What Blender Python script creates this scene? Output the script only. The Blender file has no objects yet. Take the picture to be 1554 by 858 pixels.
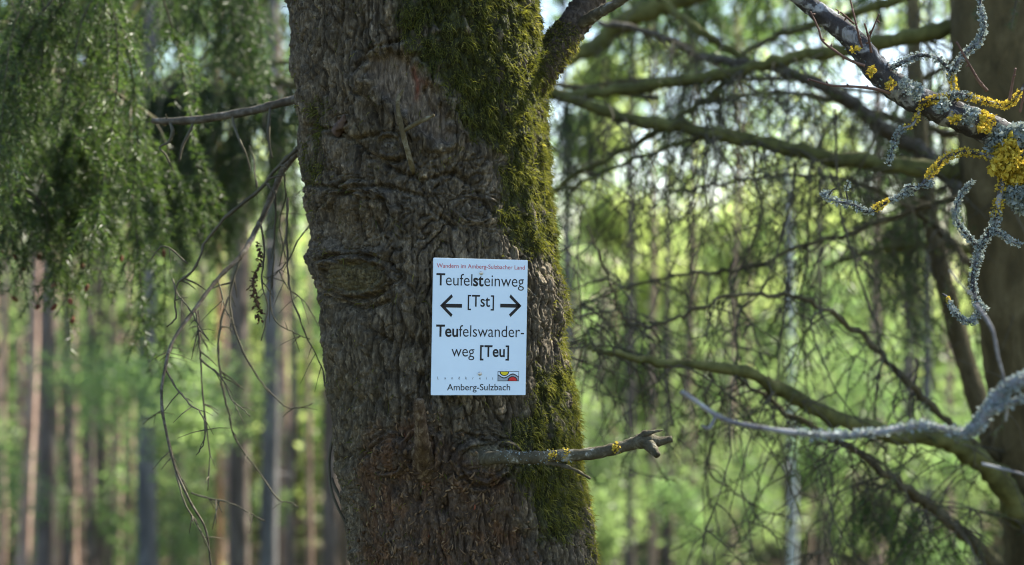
import bpy, math, random
import numpy as np
from mathutils import Vector, Matrix

R = math.radians
sc = bpy.context.scene
COL = sc.collection

# ------------------------------------------------------------------ camera
F = 2158.0            # focal length in photo pixels (1554 px wide frame, 50 mm on 36 mm)
CY, CZ = -2.158, 1.65  # the camera stands about 2.16 m in front of the sign
cam = bpy.data.cameras.new('camera')
cam.lens, cam.sensor_width, cam.sensor_fit = 50.0, 36.0, 'HORIZONTAL'
cam.clip_start, cam.clip_end = 0.05, 2000.0
cam.dof.use_dof = True
cam.dof.focus_distance = 2.16
cam.dof.aperture_fstop = 3.0
camo = bpy.data.objects.new('camera', cam)
COL.objects.link(camo)
camo.location = (0, CY, CZ)
camo.rotation_euler = (R(90), 0, 0)
sc.camera = camo

# ------------------------------------------------------------------ world, sun, exposure
SUN_AZ, SUN_EL = R(52), R(43)      # azimuth from +Y (away from the camera) towards +X
world = bpy.data.worlds.new('World')
sc.world = world
world.use_nodes = True
wn = world.node_tree.nodes
sky = wn.new('ShaderNodeTexSky')
sky.sky_type = 'NISHITA'
sky.sun_disc = False
sky.sun_elevation = SUN_EL
sky.sun_rotation = SUN_AZ
sky.air_density, sky.dust_density, sky.ozone_density = 1.0, 1.0, 1.0
bg = wn['Background']
bg.inputs[1].default_value = 0.085
world.node_tree.links.new(sky.outputs[0], bg.inputs[0])
sun = bpy.data.lights.new('sun', 'SUN')
sun.energy, sun.angle, sun.color = 5.0, R(0.6), (1.0, 0.93, 0.80)
suno = bpy.data.objects.new('sun', sun)
COL.objects.link(suno)
sd = Vector((math.sin(SUN_AZ) * math.cos(SUN_EL), math.cos(SUN_AZ) * math.cos(SUN_EL), math.sin(SUN_EL)))
suno.rotation_euler = sd.to_track_quat('Z', 'Y').to_euler()
sc.view_settings.view_transform = 'Standard'
sc.view_settings.look = 'None'
sc.view_settings.gamma = 1.0
sc.view_settings.exposure = 2.1
cy = sc.cycles
cy.use_denoising = True
cy.filter_width = 1.1
cy.max_bounces, cy.diffuse_bounces, cy.glossy_bounces, cy.transmission_bounces = 7, 4, 2, 4
cy.sample_clamp_indirect = 6.0
cy.caustics_reflective = cy.caustics_refractive = False

# ------------------------------------------------------------------ helpers
def W(px, py, d):
    """photo pixel + distance along the view -> point of the place"""
    return np.array([(px - 777.0) * d / F, CY + d, CZ - (py - 429.0) * d / F])

def tag(o, label=None, cat=None, group=None, kind=None):
    if label: o['label'] = label
    if cat: o['category'] = cat
    if group: o['group'] = group
    if kind: o['kind'] = kind
    return o

def empty(name, loc=(0, 0, 0)):
    o = bpy.data.objects.new(name, None)
    COL.objects.link(o)
    o.location = loc
    o.empty_display_size = 0.1
    return o

def link(name, me, parent=None, mat=None):
    o = bpy.data.objects.new(name, me)
    COL.objects.link(o)
    if mat is not None and not me.materials:
        me.materials.append(mat)
    if parent is not None:
        o.parent = parent
        o.location = -Vector(parent_world(parent))
    return o

def parent_world(p):
    v = Vector((0, 0, 0))
    while p is not None:
        v += p.location
        p = p.parent
    return v

class MB:
    """collects arrays of vertices, quads and triangles and builds ONE mesh"""
    def __init__(s):
        s.v, s.q, s.t, s.c, s.n = [], [], [], [], 0
    def add(s, v, q=None, t=None, c=None):
        v = np.asarray(v, dtype=np.float32).reshape(-1, 3)
        if q is not None and len(q): s.q.append(np.asarray(q, dtype=np.int64) + s.n)
        if t is not None and len(t): s.t.append(np.asarray(t, dtype=np.int64) + s.n)
        if c is None: c = np.ones((len(v), 3), np.float32) * 0.5
        c = np.asarray(c, dtype=np.float32)
        if c.ndim == 1: c = np.tile(c, (len(v), 1))
        s.c.append(c)
        s.v.append(v)
        s.n += len(v)
    def mesh(s, name, mat, smooth=True):
        V = np.concatenate(s.v) if s.v else np.zeros((0, 3), np.float32)
        Q = np.concatenate(s.q) if s.q else np.zeros((0, 4), np.int64)
        T = np.concatenate(s.t) if s.t else np.zeros((0, 3), np.int64)
        me = bpy.data.meshes.new(name)
        me.vertices.add(len(V))
        me.vertices.foreach_set('co', V.ravel())
        me.loops.add(Q.size + T.size)
        me.loops.foreach_set('vertex_index', np.concatenate([Q.ravel(), T.ravel()]).astype(np.int32))
        me.polygons.add(len(Q) + len(T))
        starts = np.concatenate([np.arange(len(Q)) * 4, Q.size + np.arange(len(T)) * 3]).astype(np.int32)
        me.polygons.foreach_set('loop_start', starts)
        me.polygons.foreach_set('use_smooth', np.full(len(Q) + len(T), smooth, dtype=bool))
        me.update(calc_edges=True)
        a = me.attributes.new('col', 'FLOAT_COLOR', 'POINT')
        C = np.concatenate(s.c)
        a.data.foreach_set('color', np.concatenate([C, np.ones((len(C), 1), np.float32)], 1).astype(np.float32).ravel())
        me.materials.append(mat)
        return me
    def build(s, name, mat, parent=None, smooth=True):
        return link(name, s.mesh(name, mat, smooth), parent)

# ---- numpy noise
def hsh(x, y, k):
    with np.errstate(over='ignore'):
        h = (x.astype(np.int64).astype(np.uint32) * np.uint32(374761393)) ^ (y.astype(np.int64).astype(np.uint32) * np.uint32(668265263)) ^ np.uint32((k * 2246822519) & 0xffffffff)
        h = (h ^ (h >> np.uint32(13))) * np.uint32(1274126177)
        h = (h ^ (h >> np.uint32(16))) * np.uint32(2654435761)
        h = h ^ (h >> np.uint32(15))
    return h.astype(np.float64) / 4294967296.0

def pn(x, y, k=0):
    """2D gradient noise, about -1..1"""
    xi, yi = np.floor(x), np.floor(y)
    fx, fy = x - xi, y - yi
    u, v = fx * fx * fx * (fx * (fx * 6 - 15) + 10), fy * fy * fy * (fy * (fy * 6 - 15) + 10)
    def g(i, j):
        a = hsh(xi + i, yi + j, k) * 2 * np.pi
        return np.cos(a) * (fx - i) + np.sin(a) * (fy - j)
    return 1.5 * ((g(0, 0) * (1 - u) + g(1, 0) * u) * (1 - v) + (g(0, 1) * (1 - u) + g(1, 1) * u) * v)

def fbm(x, y, k=0, o=4):
    s, a = 0, 1.0
    for i in range(o):
        s = s + a * pn(x * 2 ** i, y * 2 ** i, k + i * 7)
        a *= 0.5
    return s

def vor(x, y, k=0):
    xi, yi = np.floor(x), np.floor(y)
    f1 = np.full(x.shape, 9.0); f2 = np.full(x.shape, 9.0); idn = np.zeros(x.shape)
    for i in (-1, 0, 1):
        for j in (-1, 0, 1):
            cx, cyy = xi + i, yi + j
            d = np.hypot(cx + hsh(cx, cyy, k) - x, cyy + hsh(cx, cyy, k + 1) - y)
            m = d < f1
            f2 = np.where(m, f1, np.minimum(f2, d))
            idn = np.where(m, hsh(cx, cyy, k + 2), idn)
            f1 = np.where(m, d, f1)
    return f1, f2, idn

def sstep(a, b, x):
    t = np.clip((x - a) / (b - a), 0, 1)
    return t * t * (3 - 2 * t)

def polydist(u, v, poly):
    """signed distance (positive inside) to a polygon"""
    P = np.asarray(poly, float)
    ins = np.zeros(u.shape, bool)
    dm = np.full(u.shape, 1e9)
    n = len(P)
    for i in range(n):
        ax, ay = P[i]; bx, by = P[(i + 1) % n]
        ex, ey = bx - ax, by - ay
        t = np.clip(((u - ax) * ex + (v - ay) * ey) / (ex * ex + ey * ey + 1e-9), 0, 1)
        dm = np.minimum(dm, np.hypot(u - ax - t * ex, v - ay - t * ey))
        c = ((ay > v) != (by > v)) & (u < (bx - ax) * (v - ay) / (by - ay + 1e-12) + ax)
        ins ^= c
    return np.where(ins, dm, -dm)

def linedist(u, v, pts):
    dm = np.full(u.shape, 1e9)
    for (ax, ay), (bx, by) in zip(pts[:-1], pts[1:]):
        ex, ey = bx - ax, by - ay
        t = np.clip(((u - ax) * ex + (v - ay) * ey) / (ex * ex + ey * ey + 1e-9), 0, 1)
        dm = np.minimum(dm, np.hypot(u - ax - t * ex, v - ay - t * ey))
    return dm

# ---- tubes
def catmull(P, m):
    """smooth path through the rows of P (any number of columns), m steps per span"""
    P = np.asarray(P, float)
    if len(P) < 3:
        t = np.linspace(0, 1, m + 1)[:, None]
        return P[0] * (1 - t) + P[-1] * t
    Q = np.vstack([2 * P[0] - P[1], P, 2 * P[-1] - P[-2]])
    out = []
    for i in range(1, len(Q) - 2):
        t = np.linspace(0, 1, m, endpoint=False)[:, None]
        p0, p1, p2, p3 = Q[i - 1], Q[i], Q[i + 1], Q[i + 2]
        out.append(0.5 * (2 * p1 + (p2 - p0) * t + (2 * p0 - 5 * p1 + 4 * p2 - p3) * t * t + (3 * p1 - p0 - 3 * p2 + p3) * t ** 3))
    out.append(P[-1:])
    return np.vstack(out)

def tube(mb, pts, rad, sides=8, col=(0.5, 0.5, 0.5), rough=0.0, rng=None, cap=True, sq=1.0):
    pts = np.asarray(pts, float)
    n = len(pts)
    rad = np.broadcast_to(np.asarray(rad, float), (n,)) if np.ndim(rad) else np.full(n, rad)
    T = np.gradient(pts, axis=0)
    T /= np.linalg.norm(T, axis=1, keepdims=True) + 1e-12
    up = np.array([0, 0, 1.0]) if abs(T[0, 2]) < 0.9 else np.array([0, 1.0, 0])
    A = np.empty((n, 3))
    a = np.cross(T[0], up); a /= np.linalg.norm(a)
    for i in range(n):
        a = a - T[i] * (a @ T[i])
        a /= np.linalg.norm(a) + 1e-12
        A[i] = a
    B = np.cross(T, A)
    th = np.arange(sides) * 2 * np.pi / sides
    rr = rad[:, None] * np.ones((1, sides))
    if rough and rng is not None:
        rr = rr * (1 + rough * (rng.random((n, sides)) * 2 - 1))
    V = pts[:, None] + rr[..., None] * (np.cos(th)[None, :, None] * A[:, None] + sq * np.sin(th)[None, :, None] * B[:, None])
    i0 = (np.arange(n - 1)[:, None] * sides + np.arange(sides)[None])
    i1 = (np.arange(n - 1)[:, None] * sides + (np.arange(sides)[None] + 1) % sides)
    Q = np.stack([i0, i1, i1 + sides, i0 + sides], -1).reshape(-1, 4)
    V = V.reshape(-1, 3)
    tris = None
    if cap:
        V = np.vstack([V, pts[:1], pts[-1:]])
        k = np.arange(sides)
        tris = np.vstack([np.stack([(k + 1) % sides, k, np.full(sides, n * sides)], -1),
                          np.stack([(n - 1) * sides + k, (n - 1) * sides + (k + 1) % sides, np.full(sides, n * sides + 1)], -1)])
    c = np.asarray(col, float)
    if c.ndim == 2 and len(c) == n:
        c = np.repeat(c, sides, 0)
        if cap: c = np.vstack([c, c[:1], c[-1:]])
    mb.add(V, Q, tris, c)
    return A, B, T

def pix_path(P, m=6, width=True):
    """rows (px, py, depth, width px) -> smooth 3D path and radii"""
    S = catmull(np.asarray(P, float), m)
    pts = np.array([W(a, b, d) for a, b, d in S[:, :3]])
    rad = np.maximum(S[:, 3], 0.3) * 0.5 * S[:, 2] / F
    return pts, rad

def unit(a):
    return a / (np.linalg.norm(a, axis=-1, keepdims=True) + 1e-12)

# ------------------------------------------------------------------ materials
def new_mat(name):
    m = bpy.data.materials.new(name)
    m.use_nodes = True
    nt = m.node_tree
    return m, nt, nt.nodes, nt.links, nt.nodes['Principled BSDF']

def ramp(nodes, stops):
    r = nodes.new('ShaderNodeValToRGB')
    e = r.color_ramp.elements
    while len(e) > 1: e.remove(e[-1])
    e[0].position, e[0].color = stops[0][0], (*stops[0][1], 1)
    for p, c in stops[1:]:
        x = e.new(p); x.color = (*c, 1)
    return r

def noise_node(nodes, links, scale, detail=6, rough=0.6, vec=None, dist=0.0):
    n = nodes.new('ShaderNodeTexNoise')
    n.inputs['Scale'].default_value = scale
    n.inputs['Detail'].default_value = detail
    n.inputs['Roughness'].default_value = rough
    n.inputs['Distortion'].default_value = dist
    if vec is not None: links.new(vec, n.inputs['Vector'])
    return n

def mapping(nodes, links, scale):
    tc = nodes.new('ShaderNodeTexCoord')
    mp = nodes.new('ShaderNodeMapping')
    mp.inputs['Scale'].default_value = scale
    links.new(tc.outputs['Object'], mp.inputs['Vector'])
    return mp.outputs[0]

def mat_plain(name, col, rough=0.6, spec=0.3, metal=0.0, noise=0.0, scale=20.0):
    m, nt, N, L, b = new_mat(name)
    b.inputs['Base Color'].default_value = (*col, 1)
    b.inputs['Roughness'].default_value = rough
    b.inputs['Specular IOR Level'].default_value = spec
    b.inputs['Metallic'].default_value = metal
    if noise:
        n = noise_node(N, L, scale, vec=mapping(N, L, (1, 1, 1)))
        r = ramp(N, [(0.3, tuple(c * (1 - noise) for c in col)), (0.7, tuple(min(1, c * (1 + noise)) for c in col))])
        L.new(n.outputs[0], r.inputs[0]); L.new(r.outputs[0], b.inputs['Base Color'])
    return m

def mat_bark(name, stops, scale=(30, 30, 6), detail=8, bump=0.6, bscale=60, spec=0.15, attr=False, bdist=0.004):
    """procedural bark: streaky noise colour, fine relief; with attr the mesh's own colour is multiplied in"""
    m, nt, N, L, b = new_mat(name)
    vec = mapping(N, L, scale)
    n = noise_node(N, L, 1.0, detail, 0.65, vec, 0.6)
    r = ramp(N, stops)
    L.new(n.outputs[0], r.inputs[0])
    out = r.outputs[0]
    if attr:
        at = N.new('ShaderNodeAttribute'); at.attribute_name = 'col'
        mx = N.new('ShaderNodeMix'); mx.data_type = 'RGBA'; mx.blend_type = 'MULTIPLY'
        mx.inputs['Factor'].default_value = 1.0
        L.new(out, mx.inputs['A']); L.new(at.outputs['Color'], mx.inputs['B'])
        out = mx.outputs['Result']
    L.new(out, b.inputs['Base Color'])
    b.inputs['Roughness'].default_value = 0.88
    b.inputs['Specular IOR Level'].default_value = spec
    n2 = noise_node(N, L, bscale, 8, 0.7, mapping(N, L, (1, 1, 0.5)))
    bp = N.new('ShaderNodeBump')
    bp.inputs['Strength'].default_value = bump
    bp.inputs['Distance'].default_value = bdist
    L.new(n2.outputs[0], bp.inputs['Height']); L.new(bp.outputs[0], b.inputs['Normal'])
    return m

def mat_attr(name, rough=0.7, spec=0.2, transl=0.0, tboost=(1.6, 2.0, 0.8), sheen=0.0):
    """colour straight from the mesh's leaf-by-leaf colour, optionally letting light through"""
    m, nt, N, L, b = new_mat(name)
    at = N.new('ShaderNodeAttribute'); at.attribute_name = 'col'
    L.new(at.outputs['Color'], b.inputs['Base Color'])
    b.inputs['Roughness'].default_value = rough
    b.inputs['Specular IOR Level'].default_value = spec
    if transl:
        t = N.new('ShaderNodeBsdfTranslucent')
        mx = N.new('ShaderNodeMix'); mx.data_type = 'RGBA'; mx.blend_type = 'MULTIPLY'
        mx.inputs['Factor'].default_value = 1.0
        mx.inputs['B'].default_value = (*tboost, 1)
        L.new(at.outputs['Color'], mx.inputs['A']); L.new(mx.outputs['Result'], t.inputs['Color'])
        ms = N.new('ShaderNodeMixShader'); ms.inputs[0].default_value = transl
        L.new(b.outputs[0], ms.inputs[1]); L.new(t.outputs[0], ms.inputs[2])
        L.new(ms.outputs[0], N['Material Output'].inputs['Surface'])
    return m

M = {}
M['trunk'] = mat_bark('old_bark', [(0.30, (0.28, 0.27, 0.25)), (0.46, (0.74, 0.72, 0.69)), (0.58, (1.2, 1.18, 1.13)), (0.70, (2.5, 2.45, 2.38))], (190, 190, 60), 10, 1.0, 520, 0.25, attr=True, bdist=0.0025)
M['dead'] = mat_bark('dead_branch_bark', [(0.3, (0.05, 0.042, 0.032)), (0.5, (0.10, 0.088, 0.068)), (0.7, (0.20, 0.19, 0.17))], (60, 60, 60), 8, 0.6, 300)
M['lichbark'] = mat_bark('lichened_grey_bark', [(0.30, (0.025, 0.024, 0.026)), (0.50, (0.065, 0.062, 0.064)), (0.535, (0.10, 0.10, 0.105)), (0.58, (0.26, 0.275, 0.29)), (0.70, (0.42, 0.44, 0.45))], (34, 34, 34), 10, 0.9, 260, bdist=0.003)
M['stub'] = mat_bark('greyish_stub_bark', [(0.30, (0.04, 0.035, 0.022)), (0.50, (0.085, 0.076, 0.05)), (0.60, (0.13, 0.12, 0.085)), (0.66, (0.33, 0.34, 0.31))], (60, 60, 60), 9, 0.9, 300, bdist=0.003)
M['mosslimb'] = mat_bark('mossy_limb_bark', [(0.3, (0.045, 0.042, 0.020)), (0.5, (0.105, 0.108, 0.036)), (0.7, (0.19, 0.19, 0.07))], (14, 14, 14), 7, 0.6, 90)
M['brownlimb'] = mat_bark('brown_limb_bark', [(0.3, (0.04, 0.034, 0.020)), (0.5, (0.095, 0.082, 0.045)), (0.7, (0.17, 0.15, 0.09))], (20, 20, 20), 7, 0.6, 90)
M['spruce'] = mat_bark('spruce_trunk_bark', [(0.3, (0.045, 0.038, 0.020)), (0.5, (0.105, 0.085, 0.042)), (0.7, (0.18, 0.15, 0.08))], (16, 16, 7), 8, 0.9, 45, bdist=0.01)
M['twig'] = mat_bark('dry_twig_bark', [(0.3, (0.045, 0.04, 0.028)), (0.7, (0.13, 0.12, 0.085))], (8, 8, 8), 4, 0.2, 200)
M['palebark'] = mat_bark('pale_grey_twig_bark', [(0.3, (0.10, 0.095, 0.10)), (0.5, (0.20, 0.20, 0.21)), (0.7, (0.36, 0.37, 0.38))], (30, 30, 30), 7, 0.5, 200)
M['redtwig'] = mat_bark('young_red_twig_bark', [(0.3, (0.08, 0.045, 0.035)), (0.7, (0.20, 0.13, 0.11))], (20, 20, 20), 4, 0.2, 200)
M['moss'] = mat_attr('moss_strand', 0.8, 0.1, 0.35, (1.5, 1.5, 0.8))
M['needle'] = mat_attr('spruce_needle', 0.42, 0.4, 0.38, (1.6, 1.9, 0.8))
M['leaf'] = mat_attr('broad_leaf', 0.5, 0.35, 0.55, (1.75, 2.0, 1.3))
M['lichen'] = mat_attr('lichen_flake', 0.9, 0.05, 0.2, (1.1, 1.1, 1.0))
M['chip'] = mat_attr('wood_crumb', 0.85, 0.1)
M['cone'] = mat_plain('red_brown_cone', (0.12, 0.040, 0.022), 0.7, 0.2, noise=0.5, scale=90)
for nm, st in {
    'pine_red': [(0.3, (0.20, 0.125, 0.095)), (0.5, (0.36, 0.25, 0.20)), (0.7, (0.50, 0.38, 0.31))],
    'pine_dark': [(0.3, (0.07, 0.055, 0.045)), (0.5, (0.13, 0.105, 0.09)), (0.7, (0.22, 0.185, 0.16))],
    'pine_grey': [(0.3, (0.06, 0.058, 0.058)), (0.5, (0.125, 0.12, 0.12)), (0.7, (0.21, 0.205, 0.20))],
    'pine_orange': [(0.3, (0.25, 0.13, 0.06)), (0.5, (0.42, 0.24, 0.12)), (0.7, (0.55, 0.36, 0.20))],
    'birch': [(0.36, (0.10, 0.10, 0.10)), (0.45, (0.50, 0.52, 0.52)), (0.7, (0.70, 0.71, 0.70))]}.items():
    M[nm] = mat_bark(nm + '_bark', st, (5, 5, 1.6) if nm != 'birch' else (3, 3, 9), 6, 0.8, 14, bdist=0.03)

# ground: leaf litter, soil and moss
def mat_ground():
    m, nt, N, L, b = new_mat('forest_floor')
    v = mapping(N, L, (1, 1, 1))
    n1 = noise_node(N, L, 0.55, 8, 0.65, v)
    r1 = ramp(N, [(0.35, (0.055, 0.035, 0.02)), (0.5, (0.09, 0.075, 0.035)), (0.62, (0.07, 0.10, 0.03)), (0.75, (0.10, 0.15, 0.04))])
    L.new(n1.outputs[0], r1.inputs[0])
    n2 = noise_node(N, L, 22, 8, 0.7, v)
    mx = N.new('ShaderNodeMix'); mx.data_type = 'RGBA'; mx.blend_type = 'MULTIPLY'; mx.inputs['Factor'].default_value = 0.8
    r2 = ramp(N, [(0.3, (0.4, 0.4, 0.4)), (0.7, (1.5, 1.45, 1.35))])
    L.new(n2.outputs[0], r2.inputs[0])
    L.new(r1.outputs[0], mx.inputs['A']); L.new(r2.outputs[0], mx.inputs['B'])
    L.new(mx.outputs['Result'], b.inputs['Base Color'])
    b.inputs['Roughness'].default_value = 0.95
    bp = N.new('ShaderNodeBump'); bp.inputs['Strength'].default_value = 0.8; bp.inputs['Distance'].default_value = 0.05
    L.new(n2.outputs[0], bp.inputs['Height']); L.new(bp.outputs[0], b.inputs['Normal'])
    return m
M['ground'] = mat_ground()

# ------------------------------------------------------------------ ground: one sheet, falling away behind the tree
def ground_z(x, y):
    x, y = np.asarray(x, float), np.asarray(y, float)
    return -0.23 * (np.clip(y, 2.5, 46) - 2.5) + 0.10 * pn(x * 0.35 + 3, y * 0.35 + 5, 91) + 0.35 * pn(x * 0.05, y * 0.05, 92) * sstep(3, 15, np.hypot(x, y))

def make_ground():
    a = np.concatenate([-np.geomspace(3, 700, 60)[::-1], np.linspace(-2.9, 2.9, 40), np.geomspace(3, 700, 60)])
    X, Y = np.meshgrid(a, a)
    Z = ground_z(X, Y)
    n = len(a)
    i = (np.arange(n - 1)[:, None] * n + np.arange(n - 1)[None]).ravel()
    mb = MB()
    mb.add(np.stack([X, Y, Z], -1).reshape(-1, 3), np.stack([i, i + 1, i + 1 + n, i + n], -1))
    o = mb.build('ground', M['ground'])
    tag(o, 'leaf littered forest floor sloping away behind the tree', kind='structure')
make_ground()

# ------------------------------------------------------------------ the sign tree's trunk
D0 = CY + 2.37            # world y of the trunk's axis
TAB = np.array([(-60, 436, 812), (0, 443, 812), (60, 450, 816), (110, 452, 822), (170, 457, 824), (230, 466, 827), (300, 471, 831), (345, 476, 836),
                (390, 474, 842), (430, 484, 850), (480, 493, 857), (560, 501, 860), (640, 511, 873), (720, 522, 880), (790, 530, 892), (858, 537, 905), (930, 545, 916)], float)
tz = CZ - (TAB[:, 0] - 429) * 2.37 / F
tc_ = ((TAB[:, 1] + TAB[:, 2]) / 2 - 777) * 2.37 / F
tr_ = (TAB[:, 2] - TAB[:, 1]) / 2 * 2.37 / F * 0.995
zs = np.concatenate([[7.0, 5.0, 3.5], tz, [0.75, 0.35, 0.12, -0.15]])
cs = np.concatenate([[-0.75, -0.48, -0.28], tc_, [-0.01, 0.01, 0.02, 0.02]])
rs = np.concatenate([[0.06, 0.12, 0.17], tr_, [0.215, 0.245, 0.30, 0.36]])
_o = np.argsort(zs)
zs, cs, rs = zs[_o], cs[_o], rs[_o]
def axis_x(z): return np.interp(z, zs, cs)
def axis_r(z): return np.interp(z, zs, rs)

def surf(px, py, off=0.0):
    """point of the trunk's smooth surface seen at a photo pixel, its normal, its angle"""
    d = 2.2
    for _ in range(12):
        x = (px - 777) * d / F; z = CZ - (py - 429) * d / F
        s = np.clip((x - axis_x(z)) / axis_r(z), -0.98, 0.98)
        ph = math.asin(s)
        d = 2.37 - axis_r(z) * math.cos(ph)
    n = np.array([math.sin(ph), -math.cos(ph), 0])
    return np.array([axis_x(z), D0, z]) + n * (axis_r(z) + off), n, ph

phi = np.concatenate([np.linspace(-math.pi, -1.72, 34, endpoint=False), np.linspace(-1.72, 1.72, 430, endpoint=False), np.linspace(1.72, math.pi, 35)])
zr = np.concatenate([np.linspace(-0.15, 1.14, 70, endpoint=False), np.linspace(1.14, 2.17, 585, endpoint=False), np.geomspace(2.17, 7.0, 60)])
PH, Z = np.meshgrid(phi, zr)
AX, AR = axis_x(Z), axis_r(Z)
X0, Y0 = AX + AR * np.sin(PH), D0 - AR * np.cos(PH)
dep = Y0 - CY
U, V_ = 777 + X0 * F / dep, 429 + (CZ - Z) * F / dep
side = np.abs(PH) > 1.5
U = np.where(side & (PH > 0), 777 + (AX + AR) * F / 2.37 + (PH - 1.5) * 60, U)
U = np.where(side & (PH < 0), 777 + (AX - AR) * F / 2.37 + (PH + 1.5) * 60, U)
SM, ZM = 200 * PH, 1000 * Z
n1 = pn(SM / 36, ZM / 60, 1); n2 = pn(SM / 13, ZM / 24, 2); n3 = pn(SM / 40, ZM / 45, 3); n4 = pn(SM / 14, ZM / 14, 4)
SW = SM + 6 * n1 + 2.6 * n2
ZW = ZM + 10 * n3 + 3 * n4
fA1, fA2, idA = vor(SW / 9.5, ZW / 46, 11)
fB1, fB2, idB = vor(SW / 15 + 0.3 * n4, ZW / 19, 21)
fC1, fC2, idC = vor(SW / 4.2, ZW / 10, 31)
r1 = np.abs(pn(SW / 19, ZW / 105, 15)); r2 = np.abs(pn(SW / 10 + 7, ZW / 52, 16)); r3 = np.abs(pn(SW / 5.2, ZW / 19, 17)); r4 = np.abs(pn(SW / 8, ZW / 9, 18))
flk = fbm(SW / 7, ZW / 17, 19, 3); flk = (np.floor(flk * 3.0) + sstep(0.72, 1.0, flk * 3.0 - np.floor(flk * 3.0))) / 3.0
hA = 0.72 * sstep(0.0, 0.19, r1) + 0.32 * sstep(0.0, 0.20, r2) * (0.4 + 0.6 * sstep(-0.3, 0.5, n1)) + 0.05 * sstep(0, 0.2, r3) + 0.13 * flk + 0.05 * sstep(0, 0.15, r4)
fP1, fP2, idP = vor(SW / 12.5 + 0.35 * n4, ZW / 30 + 0.3 * n2, 27)
hA = hA + 0.30 * sstep(0.0, 0.11, fP2 - fP1) + 0.22 * (idP - 0.5)
b1 = np.abs(pn(SW / 22 + 0.25 * n4, ZW / 24, 22)); b2_ = np.abs(pn(SW / 11, ZW / 12, 23))
hB = 0.55 * sstep(0.0, 0.17, b1) + 0.22 * sstep(0.0, 0.2, b2_) + 0.18 * sstep(0.0, 0.2, fB2 - fB1) + 0.20 * flk
blk = sstep(-0.25, 0.35, np.exp(-(((U - 670) / 120) ** 2 + ((V_ - 315) / 105) ** 2)) * 1.4 - 0.55 + 0.35 * n1)
hbark = hA * (1 - blk) + hB * blk
idb = np.where(blk > 0.5, idB, idA)
fine = sstep(0.0, 0.4, fC2 - fC1)
grain = fbm(SM / 5, ZM / 9, 41, 4)
amp = 14.5 + 3.5 * n3
KN = [(547, 338, 46, 46, 6.0, 9.0), (543, 420, 42, 25, 14.0, 4.0), (592, 222, 17, 15, 13.0, 7.0), (519, 187, 11, 9, 10.0, 3.0), (590, 690, 28, 27, 18.0, 7.0),
      (735, 697, 36, 26, 26.0, 7.0), (640, 682, 22, 30, 16.0, 6.0), (722, 728, 27, 13, 8.0, 4.0), (720, 318, 26, 18, 6.0, 4.0), (530, 800, 22, 40, 6.0, 2.0)]
h = np.zeros_like(PH)
smoothm = np.zeros_like(PH)
ringw = np.zeros_like(PH); hring = np.zeros_like(PH)
bulge = np.zeros_like(PH)
knotm = np.zeros_like(PH)
for q, (cx, cyy, rx, ry, bu, lip) in enumerate(KN):
    wob = 1 + 0.22 * pn(U / 30, V_ / 30, 60 + q) + 0.05 * pn(U / 9, V_ / 9, 160 + q)
    dx, dy = (U - cx) / rx, (V_ - cyy) / ry
    d = np.hypot(dx, dy) * wob
    an = np.arctan2(dy, dx)
    front = ~side
    inn = (1 - sstep(0.75, 1.0, d)) * front
    knotm = np.maximum(knotm, inn)
    w = (1 - sstep(1.3, 2.3, d)) * front
    bulge += front * (bu * np.exp(-(d / 1.15) ** 2) + lip * np.exp(-((d - 1.12) / 0.16) ** 2) - 0.8 * lip * np.exp(-((d - 0.9) / 0.07) ** 2) - 0.7 * lip * np.exp(-((d - 1.42) / 0.08) ** 2))
    rm = 0.5 * (rx + ry)
    ca, sa = np.cos(an) * rm / 16, np.sin(an) * rm / 16
    hr = 0.6 * sstep(0.0, 0.2, np.abs(pn(ca + sa * 0.3 + 5 * q, d * rm / 8.5 + 0.5 * n4, 70 + 3 * q))) + 0.4 * sstep(0.0, 0.2, np.abs(pn(sa - ca * 0.3 + 9 * q, d * rm / 6.0 + 0.5 * n2, 71 + 3 * q)))
    hring = np.where(w > ringw, hr, hring)
    ringw = np.maximum(ringw, w)
    smoothm = np.maximum(smoothm, inn * 0.45)
hbark = hbark * (1 - 0.85 * ringw) + hring * 0.85 * ringw
WOUND = [(557, 92), (585, 78), (612, 80), (640, 108), (665, 140), (683, 178), (695, 205), (672, 222), (640, 205), (612, 172), (580, 150), (560, 122)]
wd = polydist(U, V_, WOUND) + 7 * n2 + 4 * n4
wnd = sstep(-4, 9, wd) * (~side)
lipw = np.exp(-((wd + 7) / 7) ** 2) * (~side)
smoothm = np.maximum(smoothm, 0.86 * wnd)
FRASS = [(556, 700), (575, 650), (640, 625), (690, 660), (745, 715), (790, 770), (800, 858), (800, 960), (560, 960), (548, 820)]
fr = sstep(-18, 22, polydist(U, V_, FRASS) + 16 * n1 + 8 * n2) * (~side)
smoothm = np.maximum(smoothm, 0.45 * fr)
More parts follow.
